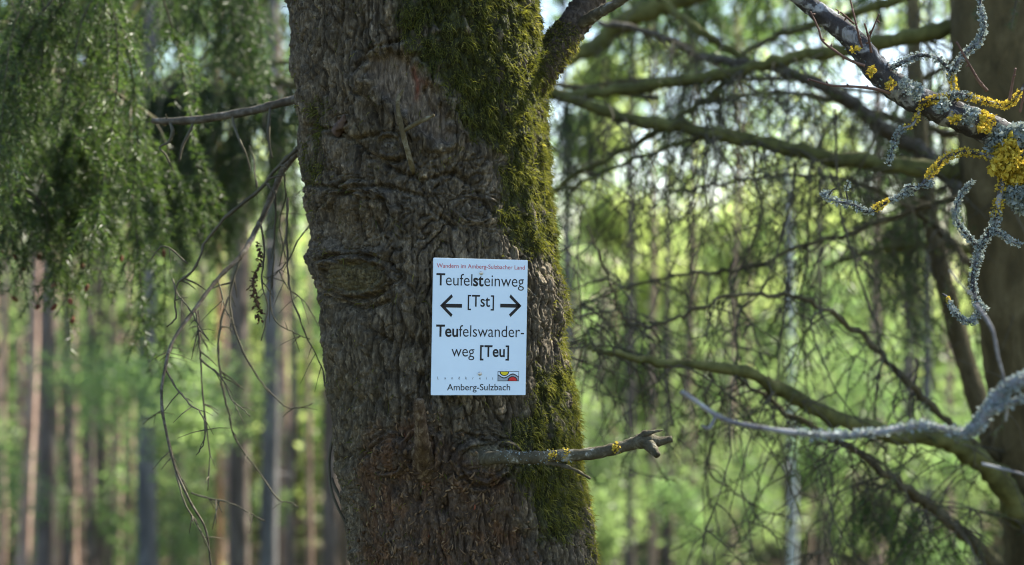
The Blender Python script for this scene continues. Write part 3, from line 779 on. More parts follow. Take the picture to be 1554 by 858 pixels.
# ------------------------------------------------------------------ the sign
SGW, SGH = 0.1475, 0.2055
def make_sign():
    p, nrm, ph = surf(728, 496)
    yaw = R(16.5)
    cpt = W(728, 496.5, 2.1475)
    root = empty('trail_sign', cpt)
    root.rotation_euler = (R(-0.6), R(1.2), yaw)
    tag(root, 'small white hiking trail sign with black lettering and arrows nailed to the trunk', 'sign')
    # local frame: x right, z up, -y faces the camera
    def part(name, mb, mat, parent=root, smooth=False, label=None):
        o = bpy.data.objects.new(name, mb.mesh(name, mat, smooth) if isinstance(mb, MB) else mb)
        COL.objects.link(o); o.parent = parent
        if label: o['label'] = label
        return o
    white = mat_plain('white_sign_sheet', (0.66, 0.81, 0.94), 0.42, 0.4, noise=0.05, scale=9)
    black = mat_plain('black_print', (0.012, 0.012, 0.014), 0.5, 0.3)
    red = mat_plain('red_print', (0.50, 0.04, 0.05), 0.5, 0.3)
    yellow = mat_plain('yellow_print', (0.72, 0.60, 0.02), 0.5, 0.3)
    redp = mat_plain('bright_red_print', (0.62, 0.03, 0.03), 0.5, 0.3)
    blue = mat_plain('grey_blue_print', (0.30, 0.36, 0.42), 0.5, 0.3)
    steel = mat_plain('screw_steel', (0.55, 0.54, 0.52), 0.35, 0.5, 0.8)
    hw, hh, th, rc = SGW / 2, SGH / 2, 0.0012, 0.0012
    ring = []
    for cx, cz, a0 in ((hw - rc, hh - rc, 0), (-hw + rc, hh - rc, 90), (-hw + rc, -hh + rc, 180), (hw - rc, -hh + rc, 270)):
        for a in range(0, 91, 30):
            ring.append((cx + rc * math.cos(R(a0 + a)), cz + rc * math.sin(R(a0 + a))))
    ring = np.array(ring); n = len(ring)
    mb = MB()
    vf = np.column_stack([ring[:, 0], np.full(n, -th), ring[:, 1]]); vb = vf.copy(); vb[:, 1] = th
    vi = vf.copy(); vi[:, [0, 2]] *= 0.9985; vi[:, 1] = -th - 0.0002
    k = np.arange(n)
    cen = np.array([[0, -th - 0.0002, 0], [0, th, 0]])
    mb.add(np.vstack([vf, vb, vi, cen]), np.vstack([np.stack([k, (k + 1) % n, n + (k + 1) % n, n + k], -1), np.stack([2 * n + k, 2 * n + (k + 1) % n, (k + 1) % n, k], -1)]),
           np.vstack([np.stack([2 * n + (k + 1) % n, 2 * n + k, np.full(n, 3 * n)], -1), np.stack([n + k, n + (k + 1) % n, np.full(n, 3 * n + 1)], -1)]))
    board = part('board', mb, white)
    face = -th - 0.0002
    def txt(s, off):
        cu = bpy.data.curves.new('t', 'FONT'); cu.body = s; cu.size = 1.0; cu.offset = off; cu.resolution_u = 6
        ob = bpy.data.objects.new('t', cu); COL.objects.link(ob)
        dg = bpy.context.evaluated_depsgraph_get(); dg.update()
        me = bpy.data.meshes.new_from_object(ob.evaluated_get(dg))
        V = np.empty(len(me.vertices) * 3); me.vertices.foreach_get('co', V); V = V.reshape(-1, 3)[:, :2]
        faces = [tuple(p.vertices) for p in me.polygons]
        bpy.data.objects.remove(ob); bpy.data.curves.remove(cu); bpy.data.meshes.remove(me)
        return V, faces
    Hv, _ = txt('H', 0.0); CAP = Hv[:, 1].max()
    def lettering(segs, u0, u1, vbase, capf, mat, gap=0.055, label=None):
        """segs: (text, weight offset); fitted between u0 and u1 (fractions of the width), cap height capf (fraction of the height)"""
        x = 0.0; VV, FF, nv = [], [], 0
        for s, off in segs:
            V, fs = txt(s, off)
            V = V - [V[:, 0].min(), 0] + [x, 0]
            x = V[:, 0].max() + gap
            VV.append(V); FF += [tuple(i + nv for i in f) for f in fs]; nv += len(V)
        V = np.vstack(VV); x0, x1 = V[:, 0].min(), V[:, 0].max()
        sx = (u1 - u0) * SGW / (x1 - x0); sz = capf * SGH / CAP
        X = -hw + u0 * SGW + (V[:, 0] - x0) * sx; Zz = hh - vbase * SGH + V[:, 1] * sz
        me = bpy.data.meshes.new('lettering')
        me.from_pydata([(a, face - 0.00025, b) for a, b in zip(X, Zz)], [], FF)
        me.materials.append(mat); me.update()
        o = part('lettering', me, mat, board)
        if label: o['label'] = label
        return o
    T_, Bd, Lt = 0.0, 0.020, -0.004
    lettering([('Wandern im Amberg-Sulzbacher Land', -0.002)], 0.035, 0.967, 0.071, 0.031, red, label='red line of small lettering')
    lettering([('T', 0.014), ('eufel', Lt), ('st', 0.022), ('einweg', Lt)], 0.033, 0.962, 0.199, 0.086, black)
    lettering([('[', 0.004), ('Tst', 0.008), (']', 0.004)], 0.366, 0.645, 0.350, 0.084, black)
    lettering([('Teu', 0.020), ('felswander-', Lt)], 0.040, 0.972, 0.572, 0.084, black)
    lettering([('weg', Lt)], 0.205, 0.445, 0.717, 0.082, black)
    lettering([('[', 0.016), ('Teu', 0.018), (']', 0.016)], 0.505, 0.815, 0.717, 0.082, black)
    lettering([(ch, -0.002) for ch in 'Landkreis'], 0.062, 0.650, 0.884, 0.020, black, gap=1.6)
    lettering([('Amberg-Sulzbach', 0.004)], 0.165, 0.833, 0.964, 0.046, black)
    def flat(name, polys, mat, parent=board, lift=0.0003):
        me = bpy.data.meshes.new(name); vs, fs = [], []
        for poly in polys:
            b = len(vs)
            vs += [(-hw + u * SGW, face - lift, hh - v * SGH) for u, v in poly]
            fs.append(tuple(range(b, b + len(poly))))
        me.from_pydata(vs, [], fs); me.materials.append(mat); me.update()
        return part(name, me, mat, parent)
    as_ = SGW / SGH
    def arrow(ut, ue, vc):
        s = 1 if ue > ut else -1
        hv, st, L = 0.078, 0.0138, 0.118
        k = 0.0320
        flat('arrow', [[(ut + s * 0.02, vc - st), (ue, vc - st), (ue, vc + st), (ut + s * 0.02, vc + st)],
                       [(ut, vc), (ut + s * L, vc - hv - 0.006), (ut + s * (L + k * 0.45), vc - hv + 0.014), (ut + s * (k * 1.25), vc)],
                       [(ut, vc), (ut + s * (k * 1.25), vc), (ut + s * (L + k * 0.45), vc + hv - 0.014), (ut + s * L, vc + hv + 0.006)]], black)
    arrow(0.076, 0.306, 0.347); arrow(0.940, 0.712, 0.340)
    # emblem: framed landscape with a yellow sun and a red hill divided by a dark wave
    eu0, eu1, ev0, ev1 = 0.697, 0.925, 0.824, 0.897
    em = flat('emblem', [[(eu0, ev0), (eu1, ev0), (eu1, ev1), (eu0, ev1)]], black)
    ew, eh = eu1 - eu0, ev1 - ev0
    E = lambda a, b: (eu0 + 0.025 * ew + a * 0.95 * ew, ev0 + (0.055 + b * 0.89) * eh)
    def wave(off, n=28):
        return [(x, 0.47 + 0.22 * math.cos((x - 0.29) / 0.86 * 2 * math.pi) + off) for x in np.linspace(0, 1, n)]
    cl = lambda y: min(1, max(0, y))
    up = [(x, cl(y)) for x, y in wave(-0.065)]; lo2 = [(x, cl(y)) for x, y in wave(0.065)]
    def strips(a, b):
        return [[E(*a[i]), E(*a[i + 1]), E(*b[i + 1]), E(*b[i])] for i in range(len(a) - 1)]
    top = [(x, 0.0) for x, _ in up]; bot = [(x, 1.0) for x, _ in up]
    flat('emblem_sky', strips(top, up), white, em, 0.0005)
    flat('emblem_ground', strips(lo2, bot), blue, em, 0.00055)
    def disc(cx, cyv, r, a0, a1):
        return [E(cx + r * 0.62 * math.cos(R(a)), cl(cyv + r * 1.25 * math.sin(R(a)))) for a in np.linspace(a0, a1, 20)]
    flat('emblem_outline', [disc(0.30, 0.0, 0.38, 0, 180)], black, em, 0.0006)
    flat('emblem_outline', [disc(0.71, 1.0, 0.40, 180, 360)], black, em, 0.00065)
    flat('emblem_sun', [disc(0.30, 0.0, 0.30, 0, 180)], yellow, em, 0.0008)
    flat('emblem_hill', [disc(0.71, 1.0, 0.32, 180, 360)], redp, em, 0.0009)
    for u, v in ((0.503, 0.103), (0.508, 0.842)):
        mb = MB()
        for (r0, y0, r1, y1) in ((0.0001, -0.0020, 0.0020, -0.0017), (0.0020, -0.0017, 0.0030, -0.0009), (0.0030, -0.0009, 0.0031, 0.0006)):
            a = np.arange(14) * 2 * np.pi / 14
            v0 = np.column_stack([r0 * np.cos(a), np.full(14, y0), r0 * np.sin(a)]); v1 = np.column_stack([r1 * np.cos(a), np.full(14, y1), r1 * np.sin(a)])
            kk = np.arange(14)
            mb.add(np.vstack([v0, v1]) + [-hw + u * SGW, face, hh - v * SGH], np.stack([kk, (kk + 1) % 14, 14 + (kk + 1) % 14, 14 + kk], -1))
        part('screw', mb, steel, root, True)
    # dark notch of the fixing tab at the lower edge
    mb = MB(); tube(mb, np.array([[0.0, 0.0008, -hh - 0.0012], [0.0, 0.0008, -hh + 0.002]]), 0.006, 12, sq=0.15)
    part('fixing_tab', mb, mat_plain('tab_dark', (0.03, 0.03, 0.03), 0.6), root)
make_sign()

# ------------------------------------------------------------------ spruces: needles, hanging sprays, bare twigs
def needles(mb, lines, spacing, length, width, rng, c0, c1, fwd=0.75):
    for L in lines:
        L = np.asarray(L)
        seg = np.linalg.norm(np.diff(L, axis=0), axis=1)
        tot = seg.sum()
        n = max(2, int(tot / spacing))
        s = np.sort(rng.random(n)) * tot
        cum = np.concatenate([[0], np.cumsum(seg)])
        i = np.clip(np.searchsorted(cum, s) - 1, 0, len(seg) - 1)
        f = ((s - cum[i]) / (seg[i] + 1e-9))[:, None]
        p = L[i] * (1 - f) + L[i + 1] * f
        T = unit(L[i + 1] - L[i])
        r = rng.normal(0, 1, (n, 3)); r = unit(r - T * np.sum(r * T, 1, keepdims=True))
        d = unit(r + T * fwd * (0.6 + 0.8 * rng.random((n, 1))))
        ln = (length * (0.7 + 0.5 * rng.random(n)))[:, None]
        w = unit(np.cross(d, rng.normal(0, 1, (n, 3)))) * width * 0.5
        Vv = np.stack([p - w, p + w, p + d * ln], 1).reshape(-1, 3)
        t = rng.random((n, 1)) ** 1.5
        col = np.asarray(c0) * (1 - t) + np.asarray(c1) * t
        mb.add(Vv, None, np.arange(n)[:, None] * 3 + np.array([[0, 1, 2]]), np.repeat(col, 3, 0))

def hang(rng, p0, L, out, n=9, wob=0.06, grav=0.55):
    """a shoot that leaves its limb sideways and then hangs"""
    t = np.linspace(0, 1, n)
    d = np.array([out[0], out[1], out[2]])
    P = [np.asarray(p0, float)]
    cur = unit(d + np.array([0, 0, -0.2]))
    ax = rng.normal(0, wob, 2)
    for i in range(1, n):
        cur = unit(cur + np.array([ax[0] + rng.normal(0, wob), ax[1] + rng.normal(0, wob), -grav]))
        P.append(P[-1] + cur * L / (n - 1))
    return np.array(P)

def spray(rng, p0, L, out, dens=1.0):
    """hanging spruce shoot with side shoots; returns (stem, laterals)"""
    S = hang(rng, p0, L, out)
    lats = []
    nl = int(L / 0.03 * dens)
    for k in range(nl):
        f = rng.uniform(0.08, 0.95) * (len(S) - 1)
        i = int(f)
        b = S[i] + (S[min(i + 1, len(S) - 1)] - S[i]) * (f - i)
        a = rng.uniform(0, 2 * math.pi)
        d = unit(np.array([math.cos(a), math.sin(a), -1.25]))
        l = rng.uniform(0.05, 0.17) * (1.1 - 0.5 * f / len(S))
        lats.append(np.array([b, b + d * l * 0.5, b + d * l + np.array([0, 0, -0.18 * l])]))
    return S, lats

def bough(parent, stemP, n_spray, lens, rng, mat, nc=((0.020, 0.040, 0.016), (0.055, 0.085, 0.030)), m=7, bare=0, dens=1.0, label=None, start=0.0, width=0.0022, spac=0.0015):
    pts, rad = pix_path(stemP, m) if len(stemP[0]) == 4 and not isinstance(stemP, tuple) else stemP
    mb = MB()
    tube(mb, pts, rad, 9, rough=0.10, rng=rng)
    o = mb.build('bough' if n_spray else 'branch', mat, parent)
    if label: o['label'] = label
    mbn, mbt = MB(), MB()
    tips = []
    for k in range(n_spray):
        f = rng.uniform(start, 0.999) * (len(pts) - 1); i = int(f)
        p = pts[i] + (pts[min(i + 1, len(pts) - 1)] - pts[i]) * (f - i)
        a = rng.uniform(0, 2 * math.pi)
        S, lats = spray(rng, p, rng.uniform(*lens), (math.cos(a) * 0.9, math.sin(a) * 0.9, 0.1), dens)
        tube(mbt, S, np.linspace(0.0028, 0.0009, len(S)), 4, cap=False)
        for l in lats: tube(mbt, l, 0.0008, 3, cap=False)
        needles(mbn, [S[2:]], spac * 0.8, 0.021, width, rng, *nc)
        needles(mbn, lats, spac, 0.020, width, rng, *nc)
        tips += [S[-1]] + [l[-1] for l in lats[:2]]
    if n_spray:
        tag(mbt.build('twig_spray', M['twig'], o), kind='stuff')
        tag(mbn.build('needles', M['needle'], o), kind='stuff')
    if bare:
        dead_twigs(o, pts, rad, bare, rng, start)
    return o, pts, tips

def dead_twigs(o, pts, rad, n, rng, start=0.0, Lr=(0.12, 0.60), name='dead_twigs', green=0.0):
    mb = MB(); gl = []
    for k in range(n):
        f = rng.uniform(start, 0.98) * (len(pts) - 1); i = int(f)
        p = pts[i] + (pts[min(i + 1, len(pts) - 1)] - pts[i]) * (f - i)
        a = rng.uniform(0, 2 * math.pi)
        L = rng.uniform(*Lr)
        S = hang(rng, p, L, (math.cos(a) * 1.2, math.sin(a) * 1.0, 0.3), 10, 0.20, rng.uniform(0.12, 0.6))
        tube(mb, S, np.linspace(0.0024, 0.0007, len(S)) * rng.uniform(0.6, 1.1), 5, cap=False)
        for q in range(int(rng.integers(2, 6))):
            j = int(rng.integers(2, 9))
            b = rng.uniform(0, 2 * math.pi)
            l2 = L * rng.uniform(0.15, 0.5)
            S2 = hang(rng, S[j], l2, (math.cos(b), math.sin(b), -0.1), 6, 0.24, rng.uniform(0.05, 0.5))
            tube(mb, S2, np.linspace(0.0017, 0.0006, 6), 4, cap=False)
            if rng.random() < green: gl.append(S2[2:])
            if rng.random() < 0.6:
                S3 = hang(rng, S2[3], l2 * 0.5, (math.cos(b + 1.5), math.sin(b + 1.5), 0), 5, 0.2)
                tube(mb, S3, np.linspace(0.0012, 0.0005, 5), 4, cap=False)
    if gl:
        mbn = MB(); needles(mbn, gl, 0.0022, 0.014, 0.0018, rng, (0.035, 0.055, 0.018), (0.12, 0.15, 0.05))
        tag(mbn.build('needles', M['needle'], o), kind='stuff')
    return tag(mb.build(name, M['twig'], o), kind='stuff')

def trunk_tube(path, rads, mat, parent, name='trunk', sides=20, seed=0, m=10, rough=0.05):
    P = np.column_stack([np.asarray(path, float), np.asarray(rads, float)])
    S = catmull(P, m)
    mb = MB(); tube(mb, S[:, :3], np.maximum(S[:, 3], 0.004), sides, rough=rough, rng=np.random.default_rng(seed))
    return mb.build(name, mat, parent)

# ---- left spruce: its trunk stands outside the frame, its boughs hang in as a curtain
LT = np.array([-2.3, 1.7])
LS = empty('spruce_tree', (LT[0], LT[1], float(ground_z(LT[0], LT[1]))))
tag(LS, 'spruce with drooping dark green boughs hanging like a curtain at upper left', 'spruce tree')
trunk_tube([(LT[0], LT[1], -0.4), (LT[0], LT[1], 2), (LT[0] + .05, LT[1], 5), (LT[0], LT[1], 10)], (0.22, 0.17, 0.13, 0.02), M['spruce'], LS, seed=1)
rng = np.random.default_rng(101)
GR1 = ((0.030, 0.056, 0.022), (0.115, 0.155, 0.055))
GR2 = ((0.020, 0.040, 0.018), (0.065, 0.098, 0.038))
def from_trunk(P, dz=0.25):
    """start a bough at the left spruce's trunk"""
    d = LT[1] - CY
    return [(777 + LT[0] * F / d, P[0][1] - 60, d, P[0][3] * 1.5)] + P
ALLT = []
for P, n, ln, nc, den in (
        ([(-140, -70, 4.1, 22), (0, -55, 3.9, 16), (120, -40, 3.85, 12), (235, -52, 3.8, 7)], 22, (0.35, 1.0), GR1, 1.0),
        ([(-120, 20, 4.5, 20), (10, 40, 4.5, 14), (70, 60, 4.45, 10), (120, 105, 4.4, 5)], 17, (0.30, 0.75), GR1, 1.0),
        ([(-100, 160, 5.0, 18), (20, 150, 5.0, 13), (110, 170, 4.9, 9), (190, 205, 4.8, 5)], 16, (0.25, 0.6), GR2, 1.0),
        ([(-60, -80, 4.9, 20), (160, -70, 4.9, 14), (300, -60, 4.8, 10), (380, -20, 4.75, 6)], 18, (0.20, 0.55), GR2, 0.9),
        ([(-90, 230, 4.0, 14), (-20, 250, 4.0, 10), (40, 290, 3.95, 6)], 9, (0.15, 0.32), GR1, 1.0),
        ([(0, 120, 4.2, 14), (90, 110, 4.2, 11), (170, 140, 4.15, 8), (250, 190, 4.1, 5)], 19, (0.3, 0.85), GR1, 1.1)):
    P = [(x, y, d_ * 0.78, w_) for x, y, d_, w_ in P]; ln = (ln[0] * 0.80, ln[1] * 0.80)
    _, _, tips = bough(LS, from_trunk(P), n, ln, rng, M['brownlimb'], nc, dens=den, start=0.42)
    ALLT += tips
# bare diagonal limbs seen against the sky
for P in ([(300, -90, 4.4, 16), (235, -30, 4.35, 15), (205, 8, 4.3, 13), (178, 60, 4.25, 8), (152, 98, 4.2, 4)], [(470, -110, 5.2, 14), (410, -20, 5.2, 12), (372, 40, 5.1, 9), (330, 95, 5.0, 5)], [(420, -60, 4.9, 12), (395, 5, 4.9, 10), (340, 60, 4.8, 6), (300, 92, 4.8, 4)]):
    bough(LS, from_trunk([(P[0][0] - 200, -200, P[0][2], P[0][3])] + P), 4, (0.15, 0.4), rng, M['mosslimb'], GR1, dens=0.7, start=0.5, bare=5)
# reddish young cones at the lowest tips
cm = MB()
t = np.linspace(0, 1, 7)
tube(cm, np.column_stack([np.zeros(7), np.zeros(7), -0.022 * t + 0.006]), 0.0065 * np.sin(np.pi * (0.12 + 0.82 * t)), 7, rough=0.15, rng=rng)
conem = cm.mesh('cone', M['cone'], False)
low = sorted([p for p in ALLT if 380 < 429 + (CZ - p[2]) * F / (p[1] - CY) < 560 and -20 < 777 + p[0] * F / (p[1] - CY) < 300], key=lambda p: math.sin(p[0] * 977 + p[2] * 331))[:22]
bo = [c_ for c_ in LS.children if c_.name.startswith('bough')][0]
for p in low:
    o = bpy.data.objects.new('cone', conem); COL.objects.link(o); o.parent = bo
    o.location = Vector(p) - Vector(LS.location) - bo.location
    o.rotation_euler = (rng.normal(0, 0.5), rng.normal(0, 0.5), rng.uniform(0, 6))
    o.scale = (0.85,) * 3

# ---- right spruce: trunk at the right edge, mossy limbs with bare hanging twigs reaching left behind the sign tree
dR = 3.55
TRK = [(1508, -900, dR + 0.05, 120), (1515, -300, dR, 140), (1522, 0, dR, 152), (1532, 200, dR, 154), (1556, 430, dR, 150), (1590, 700, dR, 150), (1608, 900, dR, 156), (1615, 1150, dR, 175), (1618, 1560, dR, 230)]
base = W(1618, 1430, dR)
RS = empty('spruce_tree', (base[0], base[1], float(ground_z(base[0], base[1]))))
tag(RS, 'brown spruce trunk at the right edge with mossy limbs and bare hanging twigs', 'spruce tree')
pts, rad = pix_path(TRK, 12)
mb = MB(); tube(mb, np.vstack([pts[0] + [[-0.05, 0.0, 3.0]], pts]), np.concatenate([[0.02], rad]), 30, rough=0.035, rng=rng); mb.build('trunk', M['spruce'], RS)
st, _, _ = limb([(1372, -140, 4.3, 26), (1385, 0, 4.25, 30), (1392, 150, 4.2, 34), (1412, 330, 4.1, 40), (1446, 480, 4.0, 46), (1484, 610, 3.9, 50), (1520, 720, 3.8, 52), (1570, 860, 3.7, 60), (1610, 1100, 3.6, 70)], M['spruce'], RS, 'stem', m=8, sides=18, rough=0.06, thin=0.62)
st['label'] = 'dark slimmer stem leaning away to the upper left'
rng = np.random.default_rng(202)
LIMBS = [  # path (px, py, depth, width px), material, bare twigs, label
    ([(1480, 30, 3.6, 34), (1440, 42, 3.62, 30), (1340, 66, 3.7, 27), (1270, 80, 3.75, 24), (1200, 88, 3.8, 22), (1110, 112, 3.85, 21), (1000, 130, 3.9, 22), (900, 145, 3.95, 20), (850, 152, 4.0, 20), (650, 156, 4.1, 18), (450, 138, 4.2, 17), (335, 114, 4.2, 10)], 'mosslimb', 34),
    ([(1500, 268, 3.6, 36), (1440, 258, 3.6, 32), (1350, 250, 3.65, 29), (1250, 238, 3.7, 27), (1150, 216, 3.75, 26), (1050, 200, 3.8, 25), (950, 184, 3.85, 23), (880, 160, 3.9, 20), (700, 100, 4.0, 14)], 'mosslimb', 40),
    ([(1600, 850, 3.55, 54), (1554, 790, 3.5, 46), (1528, 742, 3.45, 42), (1480, 692, 3.4, 38), (1420, 666, 3.35, 33), (1330, 652, 3.3, 30), (1270, 632, 3.28, 28), (1200, 592, 3.25, 26), (1120, 560, 3.2, 20), (1000, 546, 3.15, 15), (930, 528, 3.1, 10), (890, 518, 3.1, 5), (884, 512, 3.1, 3), (897, 478, 3.1, 2.5)], 'mosslimb', 22),
    ([(1580, 930, 3.6, 30), (1510, 858, 3.5, 24), (1440, 790, 3.4, 20), (1400, 757, 3.35, 18), (1340, 706, 3.3, 15), (1290, 672, 3.3, 13), (1200, 616, 3.3, 10), (1120, 560, 3.3, 6)], 'brownlimb', 22),
    ([(1540, 720, 3.6, 16), (1480, 672, 3.5, 14), (1420, 622, 3.45, 13), (1380, 580, 3.4, 12), (1330, 530, 3.38, 11), (1290, 490, 3.35, 10), (1230, 456, 3.3, 9), (1180, 445, 3.3, 8), (1110, 446, 3.3, 7), (1050, 470, 3.3, 6.5), (990, 486, 3.3, 6), (955, 482, 3.3, 5.5), (938, 450, 3.3, 5), (925, 390, 3.3, 4.5), (900, 330, 3.3, 4)], 'brownlimb', 22),
    ([(1460, 300, 3.7, 12), (1340, 335, 3.7, 10), (1215, 376, 3.65, 8), (1150, 404, 3.6, 7), (1090, 415, 3.6, 6.5), (1020, 423, 3.6, 6), (960, 440, 3.6, 5), (900, 460, 3.6, 4), (868, 482, 3.6, 3)], 'brownlimb', 20),
    ([(1470, 300, 3.9, 30), (1400, 232, 4.0, 28), (1330, 190, 4.0, 25), (1290, 152, 4.0, 23), (1220, 116, 4.0, 20), (1150, 96, 4.0, 18), (1110, 90, 4.0, 17), (1060, 82, 4.0, 15), (1030, 64, 4.0, 13), (970, 39, 4.0, 12), (905, 28, 4.0, 10)], 'dead', 26),
    ([(1130, 90, 4.0, 15), (1070, 52, 4.0, 14), (1022, 18, 4.05, 14), (980, -20, 4.1, 12), (940, -70, 4.1, 8)], 'mosslimb', 5),
    ([(1470, -40, 3.7, 20), (1330, 10, 3.9, 16), (1220, 44, 4.0, 13), (1180, 56, 4.0, 12), (1130, 82, 4.0, 9), (1090, 130, 4.0, 6)], 'mosslimb', 14),
    ([(1420, -120, 4.6, 44), (1200, -60, 4.7, 42), (1060, -10, 4.8, 40), (985, 18, 4.8, 38), (930, 52, 4.9, 34), (880, 86, 4.9, 28), (760, 140, 5.0, 20)], 'mosslimb', 10),
    ([(1110, 118, 3.9, 12), (1060, 160, 3.9, 13), (985, 206, 3.9, 12), (920, 240, 3.9, 11), (850, 282, 3.9, 10), (760, 330, 3.9, 8)], 'mosslimb', 10),
    ([(1080, 205, 3.8, 9), (1020, 222, 3.8, 8), (960, 246, 3.8, 7), (905, 268, 3.8, 6), (850, 296, 3.8, 5)], 'mosslimb', 8),
    ([(1480, 380, 4.4, 20), (1400, 372, 4.5, 17), (1320, 380, 4.6, 12), (1250, 400, 4.6, 7)], 'mosslimb', 10),
    ([(1480, 205, 4.2, 16), (1380, 190, 4.3, 14), (1250, 150, 4.4, 11), (1150, 150, 4.5, 8), (1050, 170, 4.5, 5)], 'brownlimb', 22),
    ([(1490, 420, 3.9, 12), (1400, 330, 3.9, 10), (1300, 280, 3.9, 8), (1200, 270, 3.9, 6), (1080, 290, 3.9, 5), (1000, 300, 3.9, 4)], 'brownlimb', 24),
]
for P, mt, nb_ in LIMBS:
    o, pts, rad = limb(P, M[mt], RS, m=6, sides=12, rough=0.13, rg=rng, lump=0.16, kink=0.0035, thin=0.84)
    dead_twigs(o, pts, rad, int(nb_ * 1.9), rng, 0.06 if P[0][0] > 1400 else 0.0, green=0.6)
# long bare twigs in front of the lower right
for P in ([(1262, 200), (1270, 330), (1300, 430), (1316, 500), (1310, 560), (1300, 620), (1284, 668), (1255, 720), (1236, 760), (1232, 820)], [(1200, 280), (1150, 420), (1112, 470), (1105, 560), (1120, 640)], [(1108, 430), (1130, 490), (1160, 560), (1176, 600)],
          [(1076, 600), (1078, 640), (1080, 740), (1090, 780), (1110, 825), (1150, 832)], [(1230, 250), (1225, 400), (1228, 500), (1236, 590), (1240, 640)], [(1190, 460), (1180, 560), (1175, 640), (1195, 720), (1215, 790)],
          [(1150, 250), (1160, 340), (1120, 440), (1095, 500), (1070, 560)], [(1080, 700), (1130, 750), (1200, 780)], [(1384, 580), (1370, 700), (1290, 790), (1260, 858)]):
    dz = rng.uniform(3.2, 3.7)
    P = [(P[0][0] + 6, P[0][1] - 34)] + P
    pts, rad = pix_path(px4(P, dz, dz + 0.05, 4.5, 2.2), 6)
    pts = pts + np.cumsum(rng.normal(0, 0.0028, pts.shape), 0)
    mb = MB(); tube(mb, pts, rad, 6, rough=0.1, rng=rng)
    o = mb.build('twig', M['twig'], RS)
    dead_twigs(o, pts, rad, 7, rng, 0.1, (0.05, 0.2))
# green needled boughs of the right spruce
for P, n, ln, nc in (([(1480, 60, 4.2, 12), (1420, 110, 4.5, 10), (1340, 140, 4.7, 8), (1260, 130, 4.8, 5)], 15, (0.35, 0.85), GR2), ([(1500, 240, 4.3, 12), (1440, 280, 4.6, 9), (1380, 310, 4.8, 6), (1320, 330, 4.9, 4)], 13, (0.25, 0.6), GR2),
                     ([(1480, -80, 4.6, 14), (1260, -50, 4.9, 10), (1080, -40, 5.0, 8), (900, -50, 5.1, 5)], 30, (0.15, 0.42), GR1), ([(1440, 790, 3.5, 6), (1390, 760, 3.7, 6), (1330, 735, 3.8, 5), (1290, 740, 3.8, 3)], 18, (0.08, 0.22), (GR1[0], (0.08, 0.16, 0.04))),
                     ([(1200, 120, 4.6, 8), (1000, 120, 4.8, 8), (900, 130, 4.9, 6), (840, 150, 4.9, 4)], 9, (0.25, 0.5), GR2), ([(1000, 150, 4.4, 9), (700, 110, 4.7, 8), (480, 96, 4.8, 7), (330, 100, 4.8, 6), (220, 130, 4.8, 4)], 58, (0.35, 0.75), GR2),
                     ([(700, 200, 4.9, 7), (460, 190, 5.0, 6), (330, 200, 5.0, 5), (230, 230, 5.0, 4)], 40, (0.25, 0.55), GR2)):
    bough(RS, P, n, ln, rng, M['brownlimb'], nc, start=0.15 if P[-1][0] > 500 else 0.5)
# two sprigs close to the trunk at the top right
for P in ([(1505, -60, 2.9, 5), (1490, -20, 2.9, 4), (1484, 10, 2.9, 3), (1480, 28, 2.9, 2)], [(1560, -60, 2.9, 5), (1545, -10, 2.9, 4), (1538, 25, 2.9, 3), (1534, 45, 2.9, 2)]):
    pts, rad = pix_path(P, 6)
    mb = MB(); tube(mb, pts, rad, 6); o = mb.build('twig', M['twig'], RS)
    mbn = MB(); needles(mbn, [pts], 0.0008, 0.016, 0.0012, rng, (0.02, 0.05, 0.03), (0.05, 0.10, 0.06), 0.6); tag(mbn.build('needles', M['needle'], o), kind='stuff')
# boughs of the crown above the frame (they throw the broken shade on the sign tree)
rg = np.random.default_rng(303)
proto = None
tb = np.array([W(1515, -300, dR)[0], CY + dR])
for k in range(18):
    z = rg.uniform(3.0, 8.0); a = rg.uniform(0, 2 * math.pi); L = 1.9 - 0.17 * z
    P = np.array([[0, 0, 0], [L * 0.4, 0, 0.05], [L * 0.75, 0, -0.06], [L, 0, -0.22]])
    if proto is None or k in (5, 10):
        S = catmull(P, 5); mbs, mbn = MB(), MB()
        tube(mbs, S, np.linspace(0.018, 0.004, len(S)), 6)
        for q in range(26):
            i = int(rg.integers(3, len(S) - 1)); b = rg.uniform(0, 2 * math.pi)
            St, lt = spray(rg, S[i], rg.uniform(0.15, 0.4), (math.cos(b), math.sin(b), 0.1), 0.8)
            needles(mbn, [St] + lt, 0.003, 0.017, 0.003, rg, *GR1)
        proto = (mbs.mesh('bough', M['brownlimb']), mbn.mesh('needles', M['needle']))
    o = bpy.data.objects.new('bough', proto[0]); COL.objects.link(o); o.parent = RS
    o.location = Vector((tb[0], tb[1], z)) - RS.location; o.rotation_euler = (0, 0, a)
    nd = bpy.data.objects.new('needles', proto[1]); COL.objects.link(nd); nd.parent = o; tag(nd, kind='stuff')

